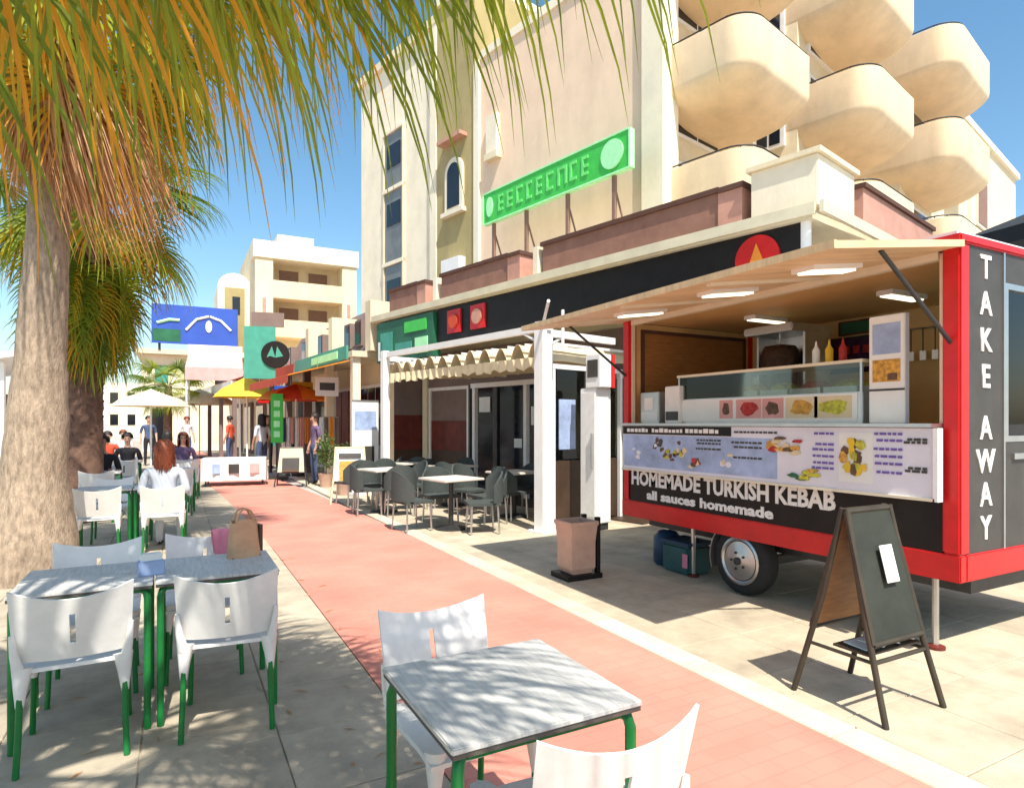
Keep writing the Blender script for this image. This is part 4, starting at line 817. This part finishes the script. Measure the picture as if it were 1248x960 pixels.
# round sign, green totem, coloured parasols
rs = thing('round_sign', 'round black sign with green marks on a teal panel above the far terrace', 'sign', (2.55, 20.6, 0), R(-12))
MB().tube([(0, .1, 0), (0, .1, 4.3)], .05, 10).build('pole', 'dark_steel', rs, smooth=40); B(-.75, .15, .0, .06, 2.9, 4.5).build('panel', 'teal', rs); B(-.55, .4, .06, .1, 4.5, 4.95).build('panel', 'mauve_roof', rs)
MB().lathe([(.01, -.06), (.4, -.06), (.42, 0), (.01, 0)], (.15, -.0, 3.65), 28, 'Y').build('disc', 'black_paint', rs); MB().add([(-.1, -.07, 3.55), (.05, -.07, 3.9), (.15, -.07, 3.55), (.0, -.07, 3.6), (.2, -.07, 3.9), (.38, -.07, 3.6)], [(0, 1, 2, 3), (2, 4, 5)]).build('mark', 'teal', rs)
gt = thing('green_totem', 'slim bright green vertical sign below the round black sign', 'sign', (2.45, 18.4, 0), R(-12)); B(-.16, .16, 0, .12, 1.0, 2.35).build('panel', 'sign_green', gt); B(-.03, .03, .03, .09, 0, 1.0).build('post', 'dark_steel', gt); B(-.3, .3, -.15, .25, 0, .06).build('base', 'dark_steel', gt)
for k in range(4): B(-.08, .08, -.012, 0, 1.15 + k * .28, 1.32 + k * .28).build('letter', 'sign_mint', gt)
def parasol(label, loc, r, z, cm, tip=.55):
    t = thing('parasol', label, 'parasol', loc); MB().tube([(0, 0, 0), (0, 0, z + tip)], .03, 8).build('pole', 'white_paint', t, smooth=40); MB().lathe([(.3, 0), (.3, .06), (.06, .1)], (0, 0, 0), 16).build('base', 'dark_steel', t)
    for k in range(8):
        a0, a1 = math.pi / 4 * k, math.pi / 4 * (k + 1)
        MB().grid(lambda u, v: (r * u * math.cos(a0 + (a1 - a0) * v) * (1 - .05 * math.sin(math.pi * v)), r * u * math.sin(a0 + (a1 - a0) * v) * (1 - .05 * math.sin(math.pi * v)), z + tip - tip * u ** .9 - (.0 if u < .99 else .14)), 4, 4, .008).build('panel', cm if k % 2 else (cm if cm != 'canvas_red' else 'canvas_orange'), t, smooth=50)
    return t
parasol('yellow parasol on the far terrace', (2.0, 21.8, 0), 1.0, 2.5, 'canvas_yellow'); parasol('red and orange parasol next to the yellow one on the far terrace', (3.1, 19.3, 0), 1.1, 2.35, 'canvas_red', .35); parasol('white parasol at the far end of the street', (.9, 31, 0), 1.6, 2.5, 'canvas_cream')

# ------------------------------------------------------------------ people
def person(name, label, loc, rz, seated, shirt, legs_m, hair_m, hair_long=False):
    J = {}; E = []
    def j(k, p, r): J[k] = (Vector(p), r)
    z0 = .52 if seated else .95
    j('pel', (0, 0, z0), (.145, .11)); j('waist', (0, -.01, z0 + .18), (.13, .10)); j('chest', (0, -.005, z0 + .38), (.155, .11)); j('neckb', (0, 0, z0 + .53), (.07, .06)); j('neck', (0, .01, z0 + .60), (.05, .05)); j('head', (0, .03, z0 + .68), (.07, .085)); j('crown', (0, .02, z0 + .77), (.075, .09)); j('top', (0, .01, z0 + .83), (.045, .05))
    E += [('pel', 'waist', 0), ('waist', 'chest', 0), ('chest', 'neckb', 0), ('neckb', 'neck', 2), ('neck', 'head', 2), ('head', 'crown', 2), ('crown', 'top', 2)]
    for s, n in ((-1, 'l'), (1, 'r')):
        j('sh' + n, (s * .185, -.005, z0 + .48), (.062, .062)); j('el' + n, (s * .25, -.02 if seated else -.03, z0 + .22), (.045, .045))
        wr = (s * .17, .26, z0 + .24) if seated else (s * .25, .08, z0 - .02); j('wr' + n, wr, (.03, .028)); d = Vector((-s * .3, 1, 0)).normalized() if seated else Vector((0, .15, -1)).normalized()
        w = Vector(wr); j('pa' + n, w + d * .06, (.036, .018)); E += [('chest', 'sh' + n, 0), ('sh' + n, 'el' + n, 0), ('el' + n, 'wr' + n, 2), ('wr' + n, 'pa' + n, 2)]
        side = d.cross(Vector((0, 0, 1))) if seated else Vector((0, 1, 0))
        for f, (o_, L_) in enumerate(((-.03, .065), (-.01, .08), (.01, .075), (.03, .06))):
            j(f'f{f}a' + n, w + d * .1 + side * o_, (.009, .009)); j(f'f{f}b' + n, w + d * (.1 + L_) + side * o_ + Vector((0, 0, -.02 if seated else 0)), (.008, .008)); E += [('pa' + n, f'f{f}a' + n, 2), (f'f{f}a' + n, f'f{f}b' + n, 2)]
        j('th' + n, w + d * .07 - side * .055 * s, (.009, .009)); E += [('pa' + n, 'th' + n, 2)]
        j('hip' + n, (s * .095, .02, z0 - .04), (.09, .09))
        if seated: j('kn' + n, (s * .12, .43, z0 - .02), (.062, .062)); j('an' + n, (s * .12, .42, .09), (.042, .042)); j('to' + n, (s * .13, .58, .045), (.038, .03))
        else: j('kn' + n, (s * .1, .03, .5), (.06, .062)); j('an' + n, (s * .1, -.01, .09), (.042, .045)); j('to' + n, (s * .12, .15, .04), (.038, .03))
        E += [('pel', 'hip' + n, 1), ('hip' + n, 'kn' + n, 1), ('kn' + n, 'an' + n, 1), ('an' + n, 'to' + n, 3)]
    ks = list(J); me = bpy.data.meshes.new('sk'); me.from_pydata([J[k][0] for k in ks], [(ks.index(a), ks.index(b)) for a, b, _ in E], [])
    o = bpy.data.objects.new('sk', me); col.objects.link(o); o.modifiers.new('s', 'SKIN'); sm = o.modifiers.new('d', 'SUBSURF'); sm.levels = 2; sm.render_levels = 2
    for i, k in enumerate(ks): sv_ = me.skin_vertices[0].data[i]; sv_.radius = J[k][1]; sv_.use_root = (k == 'pel')
    dg = bpy.context.evaluated_depsgraph_get(); dg.update(); nm = bpy.data.meshes.new_from_object(o.evaluated_get(dg)); bpy.data.objects.remove(o)
    nm.materials.clear()
    for m_ in (shirt, legs_m, 'skin', 'cloth_black'): nm.materials.append(M[m_])
    segs = [(J[a][0], J[b][0], m_) for a, b, m_ in E]
    for p in nm.polygons:
        c = p.center; best = 9; bi = 0
        for a, b, m_ in segs:
            ab_ = b - a; t = max(0, min(1, (c - a).dot(ab_) / ab_.length_squared)); dd = (c - a - ab_ * t).length
            if dd < best: best = dd; bi = m_
        p.material_index = bi; p.use_smooth = True
    t = thing(name, label, 'person', loc, rz); b = bpy.data.objects.new('body', nm); col.objects.link(b); b.parent = t
    hz = z0 + .74; hrd = random.Random(len(label)); mb = MB()
    def scalp(a, ph, g=0.): return Vector(((.098 + g) * math.sin(ph) * math.cos(a), .012 + (.108 + g) * math.sin(ph) * math.sin(a), hz + (.112 + g) * math.cos(ph)))
    mb.grid(lambda u, v: scalp(2 * math.pi * u, math.pi * (.56 if math.sin(2 * math.pi * u) < .35 else .36) * v), 28, 10, .004)
    for k in range(230):                              # locks of hair lying over the scalp and falling behind
        a = hrd.uniform(0, 2 * math.pi); front = math.sin(a) > .45; g = hrd.uniform(.002, .014); rows = []; steps = 7
        L_ = (hrd.uniform(.16, .27) if hair_long else .02) if not front else .0; w = hrd.uniform(.008, .016); aw_ = a + hrd.uniform(-.25, .25)
        P_ = [scalp(a + (aw_ - a) * q / 4, math.pi * (.1 + (.44 if not front else .26) * q / 4), g) for q in range(5)]
        if L_ > .05:
            b0 = P_[-1]; P_ += [b0 + Vector((hrd.uniform(-.01, .01), hrd.uniform(-.012, .006), -L_ * q / 3)) for q in (1, 2, 3)]
        tg = Vector((-math.sin(a), math.cos(a), 0))
        bI = len(mb.v)
        for q, p_ in enumerate(P_):
            ww = w * (1 if q < len(P_) - 1 else .2); mb.v += [tuple(p_ - tg * ww), tuple(p_ + Vector((math.cos(a), math.sin(a), .3)) * .004), tuple(p_ + tg * ww)]
        for q in range(len(P_) - 1):
            for c_ in (0, 1): mb.f.append((bI + q * 3 + c_, bI + q * 3 + c_ + 1, bI + q * 3 + c_ + 4, bI + q * 3 + c_ + 3))
    mb.build('hair', hair_m, t, smooth=60)
    MB().add([(-.016, .105, z0 + .68), (.016, .105, z0 + .68), (0, .135, z0 + .675), (0, .1, z0 + .73)], [(0, 1, 2), (0, 2, 3), (1, 3, 2), (0, 3, 1)]).build('nose', 'skin', t)
    for s in (-1, 1): MB().lathe([(.002, -.004), (.011, 0), (.002, .004)], (s * .032, .105, z0 + .725), 8, 'Y').build('eye', 'hair_dark', t); MB().lathe([(.004, -.01), (.02, 0), (.004, .01)], (s * .083, .03, z0 + .705), 8, 'X', (1, 1.5)).build('ear', 'skin', t)
    B(-.022, .022, .1, .108, z0 + .64, z0 + .648).build('mouth', 'canvas_red', t)
    return t
person('person', 'seated person with auburn hair in a pale blue grey top', (-.13, 8.70, -.03), R(-8), True, 'cloth_pale', 'cloth_pale', 'hair_auburn', True)
person('person', 'seated person in black with dark hair behind the palm trunk', (-1.12, 12.84, -.03), R(176), True, 'cloth_black', 'cloth_black', 'hair_dark')
person('person', 'standing person in a purple top outside the far shops', (3.1, 16.4, 0), R(100), False, 'cloth_purple', 'cloth_denim', 'hair_dark')
person('person', 'standing person in black clothes by the far parasols', (2.7, 22.5, 0), R(200), False, 'cloth_black', 'cloth_denim', 'hair_dark')
person('person', 'standing person in a pale top at the far end of the path', (.35, 27.5, 0), R(200), False, 'cloth_pale', 'cloth_denim', 'hair_auburn')

# more of the terrace beyond the palms
ph = [(-.95, 15.4, 'a'), (.15, 15.2, 'b'), (-1.5, 18.2, 'c'), (-.2, 18.4, 'd'), (-1.4, 21.5, 'e'), (-.1, 22.0, 'f')]
wh_ = {'a': 'third row table, kerb side', 'b': 'third row table, path side', 'c': 'fourth row table, kerb side', 'd': 'fourth row table, path side', 'e': 'last row table, kerb side', 'f': 'last row table, path side'}
for x, y, q in ph:
    table(x, y, 'square grey topped table: ' + wh_[q]); chair(x + .02, y - .52, 3, 'white chair facing the billboard at the ' + wh_[q]); chair(x - .02, y + .52, 178, 'white chair facing the lone table at the ' + wh_[q])
for x, y, rz, a, b_, h, lg, l in ((-.93, 15.88, 178, 'cloth_black', 'cloth_denim', 'hair_dark', False, 'seated person in black at the third row table, kerb side'), (.13, 15.68, 182, 'cloth_purple', 'cloth_denim', 'hair_auburn', True, 'seated person in purple at the third row table, path side'),
        (-1.52, 18.7, 178, 'canvas_red', 'cloth_denim', 'hair_dark', False, 'seated person in red at the fourth row table, kerb side'), (-.2, 17.88, 2, 'cloth_black', 'cloth_black', 'hair_dark', True, 'seated person in black at the fourth row table, path side'), (-1.4, 22.0, 180, 'cloth_pale', 'cloth_black', 'hair_auburn', False, 'seated person in pale blue at the last row table, kerb side')):
    person('person', l, (x, y, -.03), R(rz), True, a, b_, h, lg)
for x, y, rz, a, b_, h, lg, l in ((1.75, 25.5, 60, 'canvas_red', 'cloth_denim', 'hair_dark', False, 'standing person in red beyond the yellow parasol'), (2.2, 19.6, 30, 'cloth_pale', 'cloth_denim', 'hair_dark', True, 'standing person in pale blue beside the green totem'), (-.9, 26.5, 190, 'cloth_denim', 'cloth_black', 'hair_dark', False, 'standing person in dark blue near the small far palm')):
    person('person', l, (x, y, 0), R(rz), False, a, b_, h, lg)
parasol('cream parasol over the last row tables', (-.7, 22.6, 0), 1.1, 2.2, 'canvas_cream', .4)
nh = thing('napkin_holder', 'blue and white napkin holder where the two joined tables meet', 'napkin holder', (-.12, 3.86, .742), R(15)); MB().box((0, 0, .04), (.12, .07, .08)).build('holder', 'menu_blue', nh, .006); MB().box((0, 0, .07), (.10, .05, .09)).build('napkins', 'paper', nh, .004)

# ------------------------------------------------------------------ palms
def frond_mesh(name, m, pitch, pet, blade, n, seed, spread=125, droop=1.0, width=1.0, bend=25, stiff=.35):
    r = random.Random(seed); mb = MB(); p = Vector((0, 0, 0)); an = R(pitch); pts = [p.copy()]; K = 6
    for k in range(K):
        an -= R(bend) / K; p = p + Vector((math.cos(an), 0, math.sin(an))) * pet / K; pts.append(p.copy())
    t = Vector((math.cos(an), 0, math.sin(an))); side = Vector((0, 1, 0)); nrm = t.cross(side) * -1
    mb.tube(pts, [.022 - .002 * k for k in range(K + 1)], 5)
    w0 = 2 * R(spread) / n * blade * .36 * width
    for i in range(n):
        th = R(-spread + 2 * spread * (i + .5) / n) + r.uniform(-.02, .02)
        d = (t * math.cos(th) + side * math.sin(th) + nrm * (.22 * abs(math.sin(th)) + r.uniform(-.05, .05))).normalized()
        L_ = blade * (.62 + .38 * math.cos(th * .62)) * r.uniform(.86, 1.06); q = p.copy(); S_ = 8; dr = droop * r.uniform(.7, 1.35)
        rows = []; tw = r.uniform(-.3, .3)
        for k in range(S_ + 1):
            s = k / S_; sv_ = d.cross(nrm); sv_ = sv_.normalized() if sv_.length > .05 else side
            nn = sv_.cross(d).normalized(); w = w0 * (.25 + .75 * min(1, s / .35)) if s < .42 else w0 * max(.03, max(0., 1 - (s - .42) / .58) ** .8)
            rows.append((q - sv_ * w / 2, q + nn * w * .3, q + sv_ * w / 2))
            if k < S_:
                g = dr * max(0, s - stiff) * .9; d = (d + Vector((r.uniform(-.03, .03), r.uniform(-.03, .03), -g))).normalized(); q = q + d * L_ / S_
        b = len(mb.v)
        for a in rows: mb.v += [tuple(x) for x in a]
        for k in range(S_):
            for c in (0, 1): mb.f.append((b + k * 3 + c, b + k * 3 + c + 1, b + k * 3 + c + 4, b + k * 3 + c + 3))
    me = bpy.data.meshes.new(name); me.from_pydata(mb.v, [], mb.f); me.materials.append(M[m]); return me
FR = {}
for k, (pt, bd) in {'up': (62, 30), 'mid': (32, 40), 'flat': (5, 40), 'low': (-28, 35), 'hang': (-62, 18)}.items():
    for q in range(2):
        FR[k, q] = frond_mesh('frond', 'frond_green', pt, 1.05, 1.1, 44, 10 * q + pt, droop=1.25, width=.85)
    FR[k, 'y'] = frond_mesh('frond', 'frond_yellow', pt, 1.0, 1.1, 44, 77 + pt, droop=1.5, width=.85)
for q in range(3): FR['dead', q] = frond_mesh('frond', 'frond_dead', -70, .75, 1.15, 40, 200 + q, spread=70, droop=2.2, width=.55, bend=12, stiff=.05)
for k, (pt, bd) in {'flat': (5, 40), 'low': (-28, 35)}.items():      # slimmer leaflets for the palm over the tables
    for q in (0, 1, 'y'): FR['slim_' + k, q] = frond_mesh('frond', 'frond_yellow' if q == 'y' else 'frond_green', pt, 1.05, 1.12, 56, 300 + pt + (5 if q == 'y' else q), droop=1.35, width=.56)
def trunk(parent, pts, rs, m, seg=22, rough=.03, seed=1, boots=False):
    r = random.Random(seed); mb = MB(); P = []; n = 46
    V = [Vector(p) for p in pts]
    for i in range(n + 1):
        f = i / n * (len(V) - 1); k = min(int(f), len(V) - 2); t = f - k; t2 = t * t * (3 - 2 * t)
        c = V[k].lerp(V[k + 1], t); rad = rs[k] * (1 - t2) + rs[k + 1] * t2
        for a in range(seg):
            an = 2 * math.pi * a / seg; rr = rad * (1 + r.uniform(-rough, rough) + (.03 if i % 3 == 0 else 0)); P.append((c.x + rr * math.cos(an), c.y + rr * math.sin(an), c.z))
    mb.v = P; mb.f = [(i * seg + a, i * seg + (a + 1) % seg, (i + 1) * seg + (a + 1) % seg, (i + 1) * seg + a) for i in range(n) for a in range(seg)] + [tuple(range(n * seg, (n + 1) * seg))]
    o = mb.build('trunk', m, parent, smooth=70)
    if boots:
        me = MB().add([(-.05, 0, 0), (.05, 0, 0), (-.06, .03, -.02), (.06, .03, -.02), (-.025, .09, .16), (.025, .09, .16), (-.02, .05, .17), (.02, .05, .17)], [(0, 1, 3, 2), (2, 3, 5, 4), (4, 5, 7, 6), (6, 7, 1, 0), (0, 2, 4, 6), (1, 7, 5, 3)]).mesh('boot', 'trunk_dark')
        z0, z1 = boots; kk = 0; z = z0
        while z < z1:
            f = (z - V[0].z) / (V[-1].z - V[0].z); c = V[0].lerp(V[-1], f); rad = rs[-1] * .92
            for a in range(7):
                an = 2 * math.pi * (a + .5 * (kk % 2)) / 7 + r.uniform(-.1, .1); b = place('boot', me, o, (c.x + rad * math.cos(an), c.y + rad * math.sin(an), z + r.uniform(-.02, .02)), an - math.pi / 2, r.uniform(.9, 1.25))
            z += .14; kk += 1
    return o
def crown(parent, c, spec, seed, az=None):
    r = random.Random(seed)
    for kind, n, s0, s1, dz in spec:
        off = r.uniform(0, 360)
        for i in range(n):
            a = R(off + 360 * i / n + r.uniform(-16, 16)) if not az else R(r.uniform(*az))
            key = (kind, r.randrange(3)) if kind == 'dead' else ((kind[0], 'y') if isinstance(kind, tuple) else (kind, r.randrange(2)))
            o = place('frond', FR[key], parent, (c[0] + .12 * math.cos(a), c[1] + .12 * math.sin(a), c[2] + dz + r.uniform(-.1, .1)), a, r.uniform(s0, s1))
            o.rotation_euler = (r.uniform(-.22, .22), r.uniform(-.1, .1), a)
def palm(name, label, loc, H_, lean, rs, tm, spec, seed, boots=None):
    t = thing(name, label, 'palm tree', loc)
    n_ = len(rs) - 1; trunk(t, [(lean[0] * k / n_, lean[1] * k / n_, H_ * k / n_ - (.02 if k == 0 else 0)) for k in range(n_ + 1)], rs, tm, seed=seed, boots=boots); crown(t, (lean[0], lean[1], H_), spec, seed); return t
pA = palm('fan_palm', 'fan palm with a thick pale grey trunk and a brown skirt beside the joined tables', (-1.30, 7.82, 0), 6.2, (.30, -.15), (.42, .27, .205, .175, .165, .16), 'trunk',
     [('up', 6, 1, 1.2, .1), ('mid', 8, 1, 1.25, .05), (('flat',), 4, 1, 1.2, 0), ('flat', 6, 1, 1.25, 0), ('low', 7, .95, 1.15, -.15), (('low',), 4, .95, 1.15, -.3), ('hang', 6, .85, 1.0, -.35), (('hang',), 5, .9, 1.05, -.5), ('dead', 8, 1.0, 1.2, -.4), ('dead', 7, .9, 1.1, -.8)], 21)
pB = palm('fan_palm', 'fan palm with a dark rough trunk and low hanging fronds behind the pale trunked palm', (-1.4, 12.0, 0), 5.6, (.2, 0), (.36, .27, .25), 'trunk_dark',
     [('up', 6, .9, 1.1, .1), ('mid', 7, .9, 1.1, 0), ('flat', 8, .9, 1.1, -.1), ('low', 9, 1.0, 1.2, -.3), (('low',), 4, 1.0, 1.15, -.4), ('hang', 9, 1.0, 1.15, -.7), ('hang', 9, .9, 1.05, -1.3), (('hang',), 6, .9, 1.05, -1.1), ('hang', 8, .8, .9, -1.8), (('hang',), 4, .8, .9, -1.7)], 33, boots=(1.2, 4.2))
pC = palm('fan_palm', 'fan palm over the lone table whose drooping fronds hang above the path', (-1.05, .75, 0), 4.05, (.12, .1), (.36, .26, .2), 'trunk',
     [('up', 5, 1, 1.2, .2), ('mid', 7, 1.1, 1.3, .1), ('flat', 4, 1.1, 1.3, .05), (('flat',), 2, 1, 1.2, .0), ('low', 2, .9, 1.1, -.1)], 45)
for az, kind, s_, dz in ((20, ('flat', 0), 1.4, .12), (33, ('flat', 0), 1.5, .1), (41, ('flat', 1), 1.35, .0), (50, ('flat', 1), 1.4, .05), (57, ('flat', 0), 1.5, -.1), (-18, ('flat', 1), 1.25, .1), (-28, ('flat', 0), 1.2, .2), (-38, ('flat', 1), 1.25, .15), (5, ('flat', 0), 1.05, .3), (65, ('flat', 'y'), 1.45, .1), (72, ('flat', 'y'), 1.5, -.05), (80, ('flat', 'y'), 1.5, .1), (90, ('low', 1), 1.3, .1), (53, ('flat', 1), 1.5, .3), (77, ('flat', 'y'), 1.5, .3), (85, ('flat', 1), 1.6, .2), (61, ('low', 'y'), 1.2, .1), (46, ('low', 1), 1.15, .15)):
    o = place('frond', FR['slim_' + kind[0], kind[1]], pC, (.12, .1, 3.9 + dz), R(az), s_)
for k in range(9):
    o = place('frond', FR['dead', k % 3], pA, (.28 + .1 * math.cos(R(-125 + k * 12)), -.15 + .3 * math.sin(R(-125 + k * 12)), 5.75 - .16 * (k % 4)), R(-125 + k * 12), 1.25 - .05 * (k % 3)); o.rotation_euler.x = .3
palm('fan_palm', 'small far palm in front of the white house under the billboard', (-.35, 30.5, 0), 3.1, (.05, 0), (.2, .16, .14), 'trunk_dark', [('up', 5, .8, .9, 0), ('mid', 7, .8, .9, 0), ('flat', 7, .75, .9, 0), ('low', 6, .7, .8, -.1)], 51)

# potted shrubs outside the cafe
def shrub(label, loc, h, n, seed):
    t = thing('potted_shrub', label, 'potted plant', loc); r = random.Random(seed); MB().lathe([(.13, 0), (.18, .3), (.19, .32), (.165, .32), (.15, .26)], (0, 0, 0), 18).build('pot', 'bin_clay', t, smooth=50)
    MB().tube([(0, 0, .25), (.02, 0, h * .6)], .014, 6).build('stem', 'trunk_dark', t); mb = MB()
    for k in range(n):
        a, b, rr = r.uniform(0, 6.28), r.uniform(-1, 1), r.random() ** .4; p = Vector((.26 * rr * math.cos(a) * math.sqrt(1 - b * b), .26 * rr * math.sin(a) * math.sqrt(1 - b * b), h * .66 + (h * .36) * rr * b))
        d = Vector((r.uniform(-1, 1), r.uniform(-1, 1), r.uniform(-.6, 1))).normalized() * .075; s_ = d.cross(Vector((r.uniform(-1, 1), r.uniform(-1, 1), r.uniform(-1, 1)))).normalized() * .02
        mb.add([p, p + d * .5 + s_, p + d, p + d * .5 - s_], [(0, 1, 2, 3)])
    me = bpy.data.meshes.new('foliage'); me.from_pydata(mb.v, [], mb.f); me.materials.append(M['shrub_leaf']); o = bpy.data.objects.new('foliage', me); col.objects.link(o); o.parent = t; o['kind'] = 'stuff'
shrub('potted shrub beside the white banner stand', (3.2, 13.7, 0), 1.1, 500, 1); shrub('potted shrub by the grey framed sandwich board', (3.2, 15.6, 0), 1.3, 600, 3)

# dry palm litter on the paving: nobody could count it
lt = random.Random(91); mb = MB()
for k in range(170):
    x, y = lt.uniform(-2.2, 1.3), lt.uniform(1.2, 9); a = lt.uniform(0, 6.28); L_ = lt.uniform(.03, .13); w = lt.uniform(.003, .007); d = Vector((math.cos(a), math.sin(a), 0)); n_ = Vector((-d.y, d.x, 0)); p = Vector((x, y, .004))
    mb.add([p, p + d * L_ * .5 + n_ * w + Vector((0, 0, .006)), p + d * L_, p + d * L_ * .5 - n_ * w], [(0, 1, 2), (0, 2, 3)])
o = mb.build('palm_litter', 'frond_dead'); o['kind'] = 'stuff'; o['label'] = 'dry brown palm leaf bits scattered on the promenade paving'; o['category'] = 'leaf litter'
